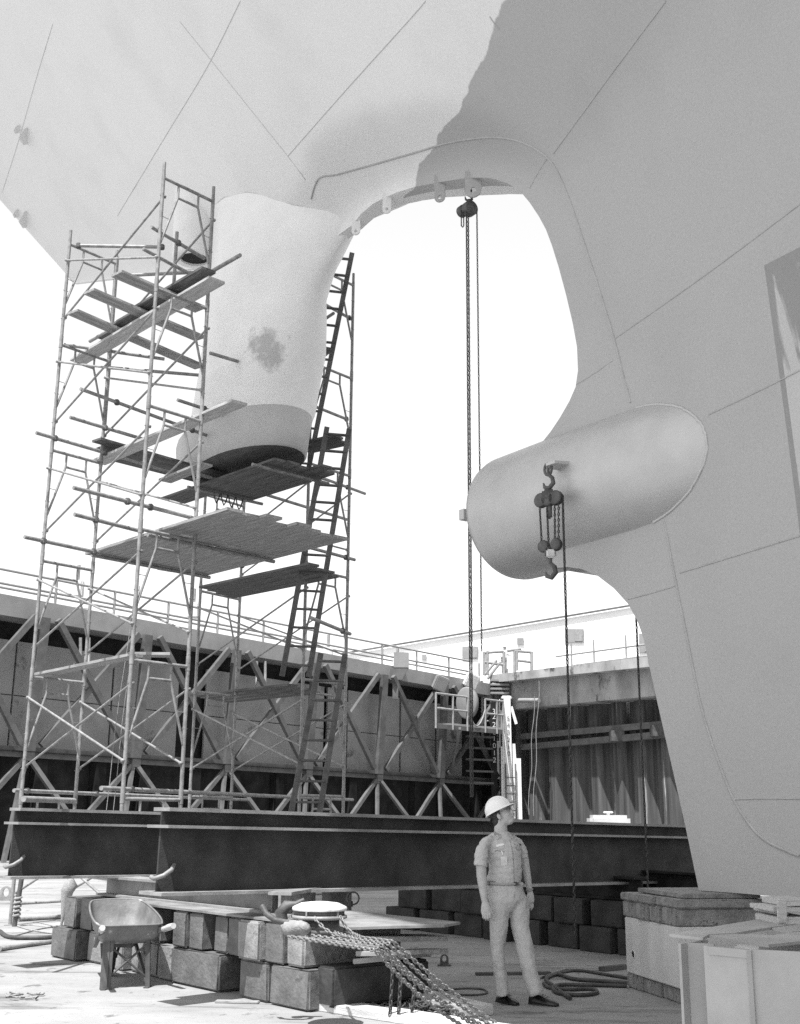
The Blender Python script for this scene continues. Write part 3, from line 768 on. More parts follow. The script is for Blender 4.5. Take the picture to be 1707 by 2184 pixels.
# ------------------------------------------------------------------ frame scaffolding round the rudder horn
def tower(name, A, B, C, D, fh, n, label, skip=()):
    """A-B and C-D are the narrow frames, A-C and B-D the braced sides; n frames high"""
    T = root(name, label, 'scaffold', 'scaffold towers', loc=A); O = Vector(A)
    P = {k: Vector(p) - O for k, p in dict(A=A, B=B, C=C, D=D).items()}
    U = Vector((0, 0, 1))
    for (x, y, top) in (('A','B',n), ('C','D',n)):
        for i in range(top):
            if (x+y, i) in skip: continue
            fr = MB(); a, b = P[x] + U*fh*i, P[y] + U*fh*i; d = b - a
            t = a + U*fh; t2 = b + U*fh
            ext = .10 if i < n-1 else .22
            for q in (a, b):
                fr.tube([q + U*(.02 if i else 0), q + U*(fh + ext*0 + .02)], .031, 8)
                fr.tube([q + U*(fh - .12), q + U*(fh + ext)], .036 if i < n-1 else .028, 8)
                for hz in (.22, .5, .8):                     # stub pins
                    fr.tube([q + U*fh*hz - d.normalized()*.05, q + U*fh*hz + d.normalized()*.05], .007, 5)
            hi, lo = fh - .06, fh - .30
            fr.tube([a + U*hi, b + U*hi], .028, 7)
            m1, m2 = a + d*.30, a + d*.70
            fr.tube([m1 + U*lo, m2 + U*lo], .023, 6)
            fr.tube([m1 + U*hi, m1 + U*lo, a + d*.02 + U*fh*.38], .022, 6)
            fr.tube([m2 + U*hi, m2 + U*lo, b - d*.02 + U*fh*.38], .022, 6)
            fr.tube([a + U*fh*.62, a + d*.14 + U*fh*.62], .006, 5); fr.tube([b + U*fh*.62, b - d*.14 + U*fh*.62], .006, 5)
            if i == 0:
                fr.tube([a + U*.32, b + U*.32], .02, 6)
                for q in (a, b): fr.box(q + U*.006, .15, .15, .012)
            put('scaffold_frame', fr, M['tube'], T)
    for (x, y) in (('A','C'), ('B','D')):
        for i in range(n):
            if (x+y, i) in skip: continue
            a, b = P[x] + U*fh*i, P[y] + U*fh*i; s = (b-a).cross(U).normalized()*.03
            l, h = .24*fh, .80*fh
            for k, (p, q) in enumerate(((a + U*h + s, b + U*l + s), (a + U*l - s, b + U*h - s))):
                if (x+y, i, k) in skip: continue
                br = MB().tube([p, q], .019, 6)
                for e in (p, q): br.lathe(e - s.normalized()*.03, [(0, 0), (.028, 0), (.028, .06), (0, .06)], 8, axis=s)
                put('cross_brace', br, M['tube'], T)
    return T, O
def foot(u, Y):
    p = at(u, 1742, Y); return Vector((p.x, p.y, 0))
tA, tB, tC, tD = foot(42, 19.4), foot(158, 20.17), foot(259, 17.07), foot(384, 17.83)
T1, O1 = tower('scaffold_tower', tA, tB, tC, tD, 1.98, 6, 'tall tube scaffold tower standing on the left, reaching up past the rudder horn', skip={('BD', 5, 0)})
k = 1.09
tE, tF, tG, tH = [foot(u, y*k) for u, y in ((403, 22.4), (492, 23.3), (638, 20.2), (732, 21.0))]
T2, O2 = tower('scaffold_tower', tE, tF, tG, tH, 2.13, 6, 'scaffold tower behind the first one, with the long ladders tied to it',
               skip={('AB', 4), ('AB', 5), ('AC', 4), ('AC', 5), ('BD', 4), ('BD', 5), ('AC', 3, 0)})
def pole(p0, p1, T, O, r=.033, name='ledger_tube', clamps=()):
    p0, p1 = Vector(p0), Vector(p1)
    mb = MB().tube([p0 - O, p1 - O], r, 8, smooth=True)
    o = put(name, mb, M['tube'], T)
    for f in clamps:
        c = p0.lerp(p1, f) - O
        put('coupler', MB().cham(c, .085, .085, .10, b=.015), M['clamp'], o)
    return o
for (a, b, z, T, O, cl) in (
    ((172,829.5), (779,1053), 8.75, T1, O1, (.1, .33, .92)), ((150,890), (330,944), 8.35, T1, O1, (.4,)), ((77.6,923), (384,1012), 8.02, T1, O1, (.12, .45)),
    ((398,1003), (740,1108), 8.02, T1, O1, (.0, .75)), ((157,1040), (653,1166), 6.30, T1, O1, (.2, .29, .53)), ((159,1097), (305,1134), 6.05, T1, O1, (.3,)),
    ((52.4,1145), (215,1180), 5.88, T1, O1, (.24, .9)), ((323,484), (436,551), 11.35, T1, O1, (.5,)), ((306,531), (427,596), 10.9, T1, O1, ()),
    ((192,728), (513,544), 10.35, T1, O1, (.8,)), ((448,753), (508,771), 9.9, T1, O1, ()), ((379,853), (504,894), 9.0, T1, O1, (.45,)),
    ((137,735), (351,766), 9.88, T1, O1, ()), ((231,784), (424,800), 9.6, T1, O1, ()), ((162,524), (350,527), 11.75, T1, O1, (.03, .98)), ((258,588), (436,580), 11.4, T1, O1, (.02, .98)),
    ((30,1686), (530,1706), 2.08, T1, O1, (.04, .27)), ((216,1681), (753,1706), 2.06, T1, O1, (.08, .8)), ((50,1704), (158,1708), 1.86, T1, O1, ()),
    ((657,1167), (757,1194), 6.72, T2, O2, (.8,)), ((664,1318), (747,1352), 4.75, T2, O2, (.8,)), ((650,858), (742,895), 9.9, T2, O2, (.1, .97)),
    ((677,640), (752,682), 12.0, T2, O2, (.9,)), ((664,700), (712,668), 11.6, T2, O2, ()), ((517,1206), (650,1172), 6.45, T2, O2, (.0,))):
    pole(onz(a[0], a[1], z), onz(b[0], b[1], z), T, O, clamps=cl)
# the inner uprights
for u0, v0, u1, v1, Y in ((378, 495, 368, 640, 19.4), (251, 548, 232, 905, 20.4)):
    pole(at(u0, v0, Y), Vector((at(u1, v1, Y).x*0 + at(u0, v0, Y).x, Y, at(u1, v1, Y).z)), T1, O1, name='upright_tube')
# ------------------------------------------------------------------ scaffold planks
PN = [0]
def splank(a, b, label, w=.27, th=.042, m='plank', group='planks on the scaffold', sag=.0):
    a, b = Vector(a), Vector(b); d = b - a; L = d.length; rng = random.Random(PN[0]); PN[0] += 1
    mb = MB(); n = 6; rows = []
    for i in range(n+1):
        x = L*i/n; zz = -sag*4*(i/n)*(1-i/n)
        rows.append([(x, y, zz + z) for y, z in ((-w/2, -th/2), (w/2, -th/2), (w/2, th/2), (-w/2, th/2))])
    mb.grid([[Vector(p) for p in r] for r in rows], closed=True, smooth=False)
    mb.add(rows[0], [(0, 1, 2, 3)]); mb.add(rows[-1], [(3, 2, 1, 0)])
    o = put('scaffold_plank', mb, M[m], label=label, cat='plank', group=group, loc=a)
    o.rotation_euler = (rng.uniform(-.02, .02), -math.atan2(d.z, math.hypot(d.x, d.y)), math.atan2(d.y, d.x))
    return o
DA = (tC - tA).normalized(); DB = (tB - tA).normalized()          # along the braces / along the frames
# lowest lift
p0, p1 = onz(84, 1440, 4.0), onz(290, 1398, 4.0)
splank(p0, p1, 'single plank low across the left tower, running towards the camera')
splank(onz(276, 1396, 4.05), onz(366, 1397, 4.05), 'short plank overlapping the end of the low single plank')
# wide platform at mid height
o = onz(181, 1180, 6.0); e1 = onz(488, 1083, 6.0); e2 = onz(432, 1228, 6.0)
la, lb = (e1 - o), (e2 - o); dl = la.normalized(); dw = (lb - dl*lb.dot(dl)); W = dw.length; dw.normalize()
nb = 8
for i in range(nb):
    q = o + dw*(W*(i+.5)/nb) + dl*random.uniform(-.12, .06); sk = dl*(lb.dot(dl)*(i+.5)/nb)
    mid = .52 + .06*math.sin(i*2.1)
    splank(q + sk, q + sk + dl*(la.length*mid), f'left-hand plank of the wide middle platform, {ORD[i]} from its front edge', w=W/nb - .012)
    splank(q + sk + dl*(la.length*mid + .03) + Vector((0, 0, .004)), q + sk + dl*(la.length + random.uniform(-.1, .15)), f'right-hand plank of the wide middle platform, {ORD[i]} from its front edge', w=W/nb - .012)
pole(o + dl*la.length*.52 + Vector((0, 0, -.07)) - dw*.1, o + dl*la.length*.52 + lb + Vector((0, 0, -.07)), T1, O1, name='bearer_tube')
pole(o + dl*.25 + Vector((0, 0, -.07)), o + lb + dl*.25 + Vector((0, 0, -.07)), T1, O1, name='bearer_tube')
# platform under the rudder horn
a, b, c = onz(531, 1067, 7.95), onz(677, 1021, 7.95), onz(375, 1024, 7.95)
dl = (b - a).normalized(); L = (b-a).length + .6
dw = Vector((dl.y, -dl.x, 0)); dw = dw if dw.y < 0 else -dw
for i in range(5):
    q = a - dl*(.1 + .04*(i % 3)) + dw*(.12 + .28*i)
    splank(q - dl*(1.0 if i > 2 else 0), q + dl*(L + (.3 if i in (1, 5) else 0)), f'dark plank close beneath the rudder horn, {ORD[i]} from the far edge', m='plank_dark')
pole(a + dl*.2 + Vector((0, 0, -.08)) - dw*.2, a + dl*.2 + dw*1.6 + Vector((0, 0, -.08)), T2, O2, name='bearer_tube')
pole(a + dl*(L-.5) + Vector((0, 0, -.08)) - dw*.2, a + dl*(L-.5) + dw*1.6 + Vector((0, 0, -.08)), T2, O2, name='bearer_tube')
# planks at the left of the horn
splank(onz(209, 987, 8.0), onz(511, 858, 8.0), 'long pale plank slanting across the left tower beside the horn tip', w=.3, m='plank_pale')
for i, (u, v) in enumerate(((206, 938), (214, 954), (222, 972))):
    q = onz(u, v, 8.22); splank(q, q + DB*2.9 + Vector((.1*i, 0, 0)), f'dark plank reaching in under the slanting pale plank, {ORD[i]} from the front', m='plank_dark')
splank(onz(352, 1026, 7.85), onz(440, 990, 7.85), 'plank end poking out below the bottom corner of the horn', m='plank')
# top lift
splank(onz(165, 772, 9.86), onz(463, 597, 9.86), 'long pale plank slanting across the top lift of the left tower', w=.3, m='plank_pale')
for i, (u, v, u2, v2) in enumerate(((155, 665, 427, 783), (190, 621, 428, 722), (249, 583, 428, 660))):
    splank(onz(u, v, 10.02), onz(u2, v2, 10.02), f'plank jutting out to the left from the top lift, {("lowest","middle","highest")[i]} of three')
for i, (u, v) in enumerate(((222, 724), (236, 706), (262, 690), (285, 668))):
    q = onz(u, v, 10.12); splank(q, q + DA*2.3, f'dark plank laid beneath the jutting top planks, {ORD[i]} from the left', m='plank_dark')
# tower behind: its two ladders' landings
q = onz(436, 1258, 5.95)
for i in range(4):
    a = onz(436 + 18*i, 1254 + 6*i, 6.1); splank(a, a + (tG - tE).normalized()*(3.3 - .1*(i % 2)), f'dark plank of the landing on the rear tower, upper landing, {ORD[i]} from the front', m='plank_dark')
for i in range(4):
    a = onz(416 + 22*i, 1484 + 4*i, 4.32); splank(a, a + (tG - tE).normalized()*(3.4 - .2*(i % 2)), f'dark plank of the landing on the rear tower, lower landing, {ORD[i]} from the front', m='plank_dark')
splank(onz(668, 768, 11.2), onz(700, 742, 11.2), 'short dark board on the ladder side high up beside the horn', m='plank_dark')
for i, (u, v) in enumerate(((640, 950), (655, 962))):
    a = onz(u, v, 8.9); splank(a, a + DA*1.0 + DB*.2, f'dark board end behind the horn tip at the ladder, {("upper","lower")[i]} one', m='plank_dark')
# ------------------------------------------------------------------ ladders
def ladder(top, bot, Yt, Yb, label, n, wid=.46):
    t0, t1 = at(*top[0], Yt), at(*top[1], Yt); b0, b1 = at(*bot[0], Yb), at(*bot[1], Yb)
    tm, bm = (t0+t1)/2, (b0+b1)/2
    sd = ((t1 - t0).normalized() + (b1 - b0).normalized()); sd.z = 0; sd = (sd + Vector((0, .45, 0))).normalized(); sd *= wid/2*1.05
    Lr = root('long_ladder', label, 'ladder', 'wooden ladders on the scaffold', loc=bm)
    ax = tm - bm
    for s in (-1, 1):
        put('side_rail', MB().bar(sd*s, ax + sd*s*.9, .05, .095, up=sd), M['ladder'], Lr)
    for k in range(n):
        c = ax*((k+.6)/n); put('rung', MB().bar(c - sd*.98, c + sd*.98, .075, .032, up=ax), M['ladder'], Lr)
    return Lr
ladder(((708,528),(750,546)), ((608,1010),(652,1010)), 21.6, 21.9, 'highest of three dark wooden ladders, its top beside the rudder horn', 13)
ladder(((702,906),(741,920)), ((603,1446),(658,1440)), 21.3, 21.0, 'middle of three dark wooden ladders, passing the wide platform', 14)
ladder(((690,1393),(731,1396)), ((634,1738),(668,1738)), 20.6, 20.2, 'lowest of three wooden ladders, standing behind the nearer girder', 8)
# light ropes hanging inside the left tower
for i, (u0, v0, u1, v1, Y) in enumerate(((288, 1250, 225, 1730, 18.6), (298, 1250, 240, 1730, 18.9))):
    a = at(u0, v0, Y); b = at(u1, v1, Y)
    put('thin_rope', MB().tube([a.lerp(b, k/8) + Vector((.015*math.sin(k), 0, 0)) for k in range(9)], .006, 5), M['rope'], label=f'thin rope hanging through the left tower, the {("left","right")[i]} of the pair', cat='rope', group='ropes in the left tower')
a = at(640, 975, 23.2)
cab = MB()
for i in range(4):
    p = onz(455 + 16*i, 1042 + 5*i, 7.8); q = onz(471 + 16*i, 1048 + 5*i, 7.8)
    cab.tube([p, p.lerp(q, .25) - Vector((0, 0, .18)), p.lerp(q, .5) - Vector((0, 0, .26)), p.lerp(q, .75) - Vector((0, 0, .18)), q], .014, 6)
put('electric_cable', cab, M['hose'], label='dark cable looped in festoons under the platform below the horn', cat='cable')
# ------------------------------------------------------------------ dock wall on the left: steel wing wall with a trussed face
M['wall_plate'] = mat('wall_plating', .21, .26, .9, .7, 0, .1, 20, spots=(.08, .5, .62))
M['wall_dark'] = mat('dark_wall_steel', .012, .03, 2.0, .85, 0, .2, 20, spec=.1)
M['truss'] = mat('truss_steel', .07, .13, 2.0, .65, 0, .1, 30, spots=(.10, 2.2, .64))
M['band'] = mat('walkway_fascia', .19, .25, 1.2, .7, 0, .1, 20)
M['rail'] = mat('handrail_tube', .20, .30, 6, .6)
WC = at(1052, 1742, 70.0); WC.z = 0                       # inner corner of the dock
V3 = 3050.0
a_, b_ = slope(V3, 1790); WD = Vector((a_, 1, 0)).normalized()          # along the left wall, away from the camera
WN = Vector((WD.y, -WD.x, 0)); WN = WN if WN.y < 0 else -WN             # towards the dock
def lw(u, v, off=0.0): return onplane(u, v, WC + WN*off, WN)
def lq(p): return (p - WC).dot(WD)
def wp(q, z, off=0.0): return WC + WD*q + WN*off + Vector((0, 0, z))
# heights and slopes of the lines along the wall
def line(p1, p2, off=0.0):
    A_, B_ = lw(*p1, off), lw(*p2, off); qa, qb = lq(A_), lq(B_)
    return lambda q: A_.z + (B_.z - A_.z)*(q - qa)/(qb - qa)
zt = line((0, 1266), (1010, 1452), 1.2); zbnd = line((0, 1311), (1000, 1476), 1.2); zc = line((0, 1596), (1050, 1665), .9)
q0, q1 = lq(lw(-420, 1500)), 0.0
def strip(za, zb_, off, th, q0=q0, q1=q1):
    P = [wp(q, z, off - (th if k else 0)) for q, z, k in ((q0, za(q0), 0), (q1, za(q1), 0), (q1, zb_(q1), 0), (q0, zb_(q0), 0), (q0, za(q0), 1), (q1, za(q1), 1), (q1, zb_(q1), 1), (q0, zb_(q0), 1))]
    return MB().hexa([P[0], P[1], P[5], P[4]], [P[3], P[2], P[6], P[7]])
WALL = root('dock_wall', 'long dark steel dock wall with trussed face behind the scaffolding', 'wall', loc=wp(0, 0))
OW = Vector(WALL.location)
def wput(name, mb, m):
    o = put(name, mb, M[m], WALL); o.matrix_parent_inverse = Matrix.Translation(-OW); return o
Z = lambda z: (lambda q: z)
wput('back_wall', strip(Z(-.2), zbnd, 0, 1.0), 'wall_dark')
wput('walkway_fascia', strip(zbnd, zt, 1.25, 2.4), 'band')
wput('chord', strip(lambda q: zc(q) - .28, lambda q: zc(q) + .12, .95, .14), 'truss')
wput('chord_flange', strip(lambda q: zc(q) - .08, lambda q: zc(q) - .05, 1.15, .22), 'wall_dark')
# plating panels behind the truss (gaps between them stay dark)
posts = [lq(lw(u, 1640, .9)) for u in (-190, 55, 284, 481, 654, 805, 937)]
for i, (u0, u1) in enumerate(((-300, 18), (22, 232), (236, 376), (436, 660), (664, 690), (698, 738), (742, 852), (856, 928), (932, 985))):
    qa, qb = lq(lw(u0, 1560, .3)), lq(lw(u1, 1560, .3))
    hi = lambda q: zbnd(q) - .75
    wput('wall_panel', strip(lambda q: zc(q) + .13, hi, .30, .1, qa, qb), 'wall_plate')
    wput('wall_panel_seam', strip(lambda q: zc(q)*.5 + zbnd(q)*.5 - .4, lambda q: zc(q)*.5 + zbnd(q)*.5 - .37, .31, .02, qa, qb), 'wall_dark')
for i, q in enumerate(posts):
    wput('truss_post', MB().bar(wp(q, zc(q) - .4, 1.0), wp(q, zbnd(q) + .15, 1.32), .42, .22, up=WN), 'truss')
for qa, qb in zip(posts, posts[1:] + [posts[-1] + 5.6]):
    g = (qb-qa)*.10
    for k, (s_, e_) in enumerate(((qa+g, qb-g), (qb-g, qa+g))):
        wput('diagonal_brace', MB().bar(wp(s_, zc(s_) + .2, 1.02 + .14*k), wp(e_, zbnd(e_) + .12, 1.38 + .1*k), .23, .20, up=WN), 'truss')
    m_ = qa
    wput('lower_brace', MB().bar(wp(qa + .1, zc(qa) - .35, 1.0), wp(qa + 2.6, -.1, 2.6), .17, .17, up=WN), 'truss')
    wput('lower_brace', MB().bar(wp(qa - .1, zc(qa) - .35, 1.0), wp(qa - 1.4, -.1, 2.2), .15, .15, up=WN), 'truss')
    wput('lower_brace', MB().bar(wp(qb - .2, zc(qb) - .35, 1.0), wp(qa + .6, -.1, 1.6), .18, .18, up=WN), 'truss')
    for f in (.2, .75):
        q = qa + (qb-qa)*f; wput('buttress', MB().bar(wp(q, -.1, .25), wp(q, zc(q) - .3, .25), .5, .4, up=WN), 'wall_dark')
for (u, v) in ((172, 1380), (548, 1430)):
    for dx in (0, 18):
        a = lw(u + dx, v - 20, 1.2); c = lw(u + dx, v + 42, 1.2)
        wput('hanger_hook', MB().tube([a, a.lerp(c, .35), c, c - WD*.3 + Vector((0, 0, .05))], .07, 6), 'rail')
# guard rail along the top of the wall
RAIL = root('guard_rail', 'thin pipe guard rail along the top of the left dock wall', 'railing', loc=wp(0, 8))
OR = Vector(RAIL.location)
def rput(name, mb):
    o = put(name, mb, M['rail'], RAIL); o.matrix_parent_inverse = Matrix.Translation(-OR); return o
for (p1, p2, off) in (((0, 1213), (1000, 1410), .9), ((0, 1243), (1000, 1432), .9), ((0, 1252), (1000, 1440), -.8)):
    A_, B_ = lw(*p1, off), lw(*p2, off); A_ = A_ + (A_-B_)*.35
    rput('rail', MB().tube([A_, B_], .055, 6))
zr = line((0, 1213), (1000, 1410), .9)
for k in range(14):
    q = q0*.92 + (q1 - q0)*.93*k/13
    rput('stanchion', MB().tube([wp(q, zt(q) - .1, .9), wp(q, zr(q), .9)], .06, 6))
# cleats and boxes on the walkway
for i, (u, v) in enumerate(((165, 1256), (413, 1302), (700, 1396), (848, 1418))):
    p = lw(u, v, .4); c = root('rail_box', f'small fitting on the walkway of the left wall, {ORD[i]} from the left', 'fitting', 'fittings on the left walkway', loc=p)
    put('bracket', MB().cham((0, 0, .0), .5, .4, .7, b=.05), M['white_worn'], c)
    put('post', MB().tube([(0, 0, 0), (0, 0, 1.0)], .08, 6), M['rail'], c)
p = lw(844, 1440, 1.4); hc = root('wall_cleat', 'dark bracket hooked over the edge of the left wall walkway', 'bracket', loc=p)
put('tray', MB().prism([Vector((-.65, -.1, .35)), Vector((.65, -.1, .35)), Vector((.35, -.1, -.25)), Vector((-.35, -.1, -.25))], (0, .3, 0)), M['truss'], hc)
put('stem', MB().box((0, .02, -.7), .3, .2, 1.1), M['truss'], hc); put('box', MB().box((.3, .2, .8), .8, .5, .8), M['band'], hc)
# ------------------------------------------------------------------ end wall on the right: concrete cap over sheet piles
a_, b_ = slope(-900, 1730); ED = -Vector((a_, 1, 0)).normalized()         # along the end wall, towards the camera and right
EN = Vector((-ED.y, ED.x, 0)); EN = EN if EN.x < 0 else -EN
EC = at(1092, 1742, 69.0); EC.z = 0
def ew(u, v, off=0.0): return onplane(u, v, EC + EN*off, EN)
def eq(p): return (p - EC).dot(ED)
def ep(q, z, off=0.0): return EC + ED*q + EN*off + Vector((0, 0, z))
M['cap'] = mat('stained_concrete', .20, .40, .8, .85, 0, .2, 12, spots=(.06, .7, .56), stretch=(1, 1, .5))
M['pile'] = mat('sheet_pile_steel', .03, .13, 1.6, .75, .1, .15, 20, stretch=(2.2, 2.2, .08), spots=(.60, 1.1, .60))
END = root('end_wall', 'end wall of the dock: concrete cap over dark corrugated sheet piles', 'wall', loc=ep(0, 0))
OE = Vector(END.location)
def eput(name, mb, m, par=None):
    o = put(name, mb, M[m], par or END)
    if par is None: o.matrix_parent_inverse = Matrix.Translation(-OE)
    return o
def eline(p1, p2, off=0.0):
    A_, B_ = ew(*p1, off), ew(*p2, off); qa, qb = eq(A_), eq(B_)
    return lambda q: A_.z + (B_.z - A_.z)*(q - qa)/(qb - qa)
EQ = 34.0
def estrip(za, zb_, off, th, q0=0.0, q1=EQ):
    P = [ep(q, z, off - (th if k else 0)) for q, z, k in ((q0, za(q0), 0), (q1, za(q1), 0), (q1, zb_(q1), 0), (q0, zb_(q0), 0), (q0, za(q0), 1), (q1, za(q1), 1), (q1, zb_(q1), 1), (q0, zb_(q0), 1))]
    return MB().hexa([P[0], P[1], P[5], P[4]], [P[3], P[2], P[6], P[7]])
ztop_ = eline((1190, 1432), (1490, 1398)); zcap = eline((1190, 1450), (1490, 1421)); zbm = eline((1190, 1507), (1490, 1480))
eput('top_kerb', estrip(zcap, ztop_, 1.5, 2.6), 'cap')
eput('concrete_beam', estrip(zbm, lambda q: zcap(q) - .004, .75, 1.4), 'cap')
rows = []
q = -.5
while q < EQ:
    for dq, o in ((0, -.35), (.55, -.35), (.85, -.95), (1.4, -.95)):
        rows.append([ep(q + dq, -.2, o), ep(q + dq, zbm(q) + .02, o)])
    q += 1.7
eput('sheet_piles', MB().grid(rows, smooth=False), 'pile')
for p1, p2 in (((1265, 1558), (1515, 1536)), ((1265, 1580), (1518, 1557))):
    zw = eline(p1, p2); eput('waler', estrip(lambda q: zw(q) - .16, lambda q: zw(q) + .16, .12, .45, 1.0), 'truss')
for (u, v) in ((1317, 1613-1450*0-12), (1405, 1595), (1500, 1580), (1595, 1568)):
    u_, v_ = (u, v) if False else (u, v)
for (u, v) in ((1318, 1570), (1406, 1559), (1502, 1547)):
    eput('waler_bracket', MB().box(ew(u - 2, v, .1), .7, .7, .55), 'rust_steel')
eput('beam_joint', MB().bar(ep(eq(ew(1492, 1460)), zbm(9) + 0.0, .8), ep(eq(ew(1492, 1460)), zcap(9), .8), .5, .2, up=EN), 'wall_dark')
pp = [ew(1275, 1494, 1.1), ew(1340, 1493, 1.1), ew(1400, 1480, 1.1), ew(1440, 1470, 1.2)]
eput('service_pipe', MB().tube([ew(1108, 1495-1, 1.3), ew(1150, 1494, 1.3), ew(1312, 1488-25, 1.3)][:2], .13, 8), 'rail')
ER = root('guard_rail', 'pipe guard rail along the top of the end wall on the right', 'railing', loc=ep(0, 9))
for (p1, p2) in (((1248, 1392), (1485, 1360)), ((1278, 1412), (1490, 1385))):
    A_, B_ = ew(*p1), ew(*p2); B_ = B_ + (B_-A_)*.5
    o = put('rail', MB().tube([A_ - (B_-A_)*.2, B_], .05, 6), M['rail'], ER); o.matrix_parent_inverse = Matrix.Translation(-ep(0, 9))
for u in (1220, 1268, 1337, 1450):
    p = ew(u, 1420); zz = ztop_(eq(p)); p.z = zz
    o = put('stanchion', MB().tube([p, p + Vector((0, 0, 1.5))], .05, 6), M['rail'], ER); o.matrix_parent_inverse = Matrix.Translation(-ep(0, 9))
# white tide board on the corner pier, with its figures
pier = root('corner_pier', 'tall white-painted pier in the far corner, black depth figures down it', 'pier', loc=at(1085, 1742, 67.5))
PO = Vector(pier.location); PO.z = 0; pier.location = PO
def pz(v): return at(1085, v, 67.5).z
K_ = .0272
def px_(u): return (u - 1085)*K_
def pblock(name, u0, u1, v, ut0, ut1, y0=-.5, y1=.9, m='white'):
    put(name, MB().hexa([Vector((px_(u), y, -.2)) for u, y in ((u0, y0), (u1, y0), (u1, y1), (u0, y1))], [Vector((px_(u), y, pz(v))) for u, y in ((ut0, y0), (ut1, y0), (ut1, y1), (ut0, y1))]), M[m], pier)
pblock('shaft', 1079, 1094, 1490, 1077, 1091)
pblock('base', 1070, 1078.8, 1593, 1070, 1078.6, -.42)
pblock('buttress', 1094.2, 1112, 1618, 1094.2, 1111, -.42); pblock('buttress_slope', 1094.3, 1110, 1587, 1094.3, 1100, -.40, .7)
pblock('head', 1074, 1078.5, 1520, 1073, 1077, -.46, .8); put('lintel', MB().cham((px_(1084), .2, pz(1489)), .6, 1.3, .2, b=.05), M['white'], pier)
put('shoulder', MB().bar(Vector((px_(1093), -.3, pz(1508))), Vector((px_(1103), -.3, pz(1545))), .16, .16), M['white'], pier)
DARKP = mat('figure_paint', .10)
def figure(ch, parent, x, y, z, m, sz):
    cu = bpy.data.curves.new('figure', 'FONT'); cu.body = ch; cu.size = sz; cu.align_x = 'CENTER'
    ob = bpy.data.objects.new('figure', cu); COL.objects.link(ob)
    dg = bpy.context.evaluated_depsgraph_get(); me = bpy.data.meshes.new_from_object(ob.evaluated_get(dg)); bpy.data.objects.remove(ob)
    me.materials.clear()
    o = put('figure', me, m, parent, loc=(x, y, z)); o.rotation_euler = (R(90), 0, 0)
for ch, v in zip('543210', (1539, 1553, 1568, 1583.5, 1598.5, 1613)): figure(ch, pier, px_(1086), -.53, pz(v), DARKP, .36)
gauge = root('depth_gauge', 'dark upright board with pale depth figures, left of the white pier', 'gauge board', loc=at(1056, 1742, 67.0)); gauge.location.z = 0
put('board', MB().box((0, .1, pz(1500)/2), .34, .1, pz(1500)), M['wall_dark'], gauge)
for ch, v in zip('32221012', (1522, 1533, 1550, 1566, 1579.5, 1594.5, 1610, 1625)): figure(ch, gauge, .02, .035, pz(v+2), M['white_worn'], .40)
lad = MB()
for s_ in (-.28, .28): lad.bar((s_ + .1, -.75, -.2), (s_ + .1, -.6, pz(1630)), .09, .07)
for k in range(9): lad.bar((-.18, -.74 + .01*k, .3 + .45*k), (.38, -.74 + .01*k, .3 + .45*k), .07, .05)
put('iron_ladder', lad, M['truss'], pier)
# hanging basket platform in the corner, with its pale round tank
bp = lw(990, 1555, 3.0); bk = root('work_platform', 'railed steel work platform hung in the far corner of the dock', 'platform', loc=bp)
bz = bp.z
def bpt(u, v, off): return lw(u, v, off) - bp
f0, f1, f2, f3 = bpt(930, 1553, 4.2), bpt(1074, 1566, 4.2), bpt(1074, 1560, 1.2), bpt(950, 1550, 1.2)
put('deck', MB().hexa([f0, f1, f2, f3], [p + Vector((0, 0, .22)) for p in (f0, f1, f2, f3)]), M['truss'], bk)
def rails(pts, nm='rail', h=1.55):
    for a, b in zip(pts, pts[1:]):
        for f in (1.0, .52): put(nm, MB().tube([a + Vector((0, 0, h*f + .2)), b + Vector((0, 0, h*f + .2))], .055, 6), M['rail'], bk)
    for a in pts: put('baluster', MB().tube([a, a + Vector((0, 0, h + .2))], .06, 6), M['rail'], bk)
fm = f0.lerp(f1, .45); fn = f0.lerp(f1, .72)
rails([f3, f0, f0.lerp(f1, .24), fm]); rails([fn, f0.lerp(f1, .9), f1, f2])
put('strut', MB().bar(f0 + Vector((1.2, 0, 0)), f3.lerp(f2, .1) + Vector((0, 0, -2.4)), .12, .12), M['truss'], bk)
put('chain_rail', MB().tube([fm.lerp(fn, k/8) + Vector((0, 0, 1.2 - .9*(1-(k/4-1)**2))) for k in range(9)], .04, 5), M['rail'], bk)
for k in range(5): put('step', MB().bar(f3 + Vector((1.2, -.1, -.5 - .62*k)), f3 + Vector((2.6, .9, -.5 - .62*k)), .30, .1), M['truss'], bk)
tk = lw(1000, 1500, 3.2)
put('round_tank', MB().lathe((0, 0, 0), [(0, 0), (.68, 0), (.74, .05), (.74, .4), (.68, .44), (0, .44)], 28, axis=(-.45, -.9, 0)), mat('tank_paint', .17, .22, 2, .6), label='round grey drum standing on edge behind the hung platform', cat='drum', loc=tk).scale = (.82, .82, 1.15)
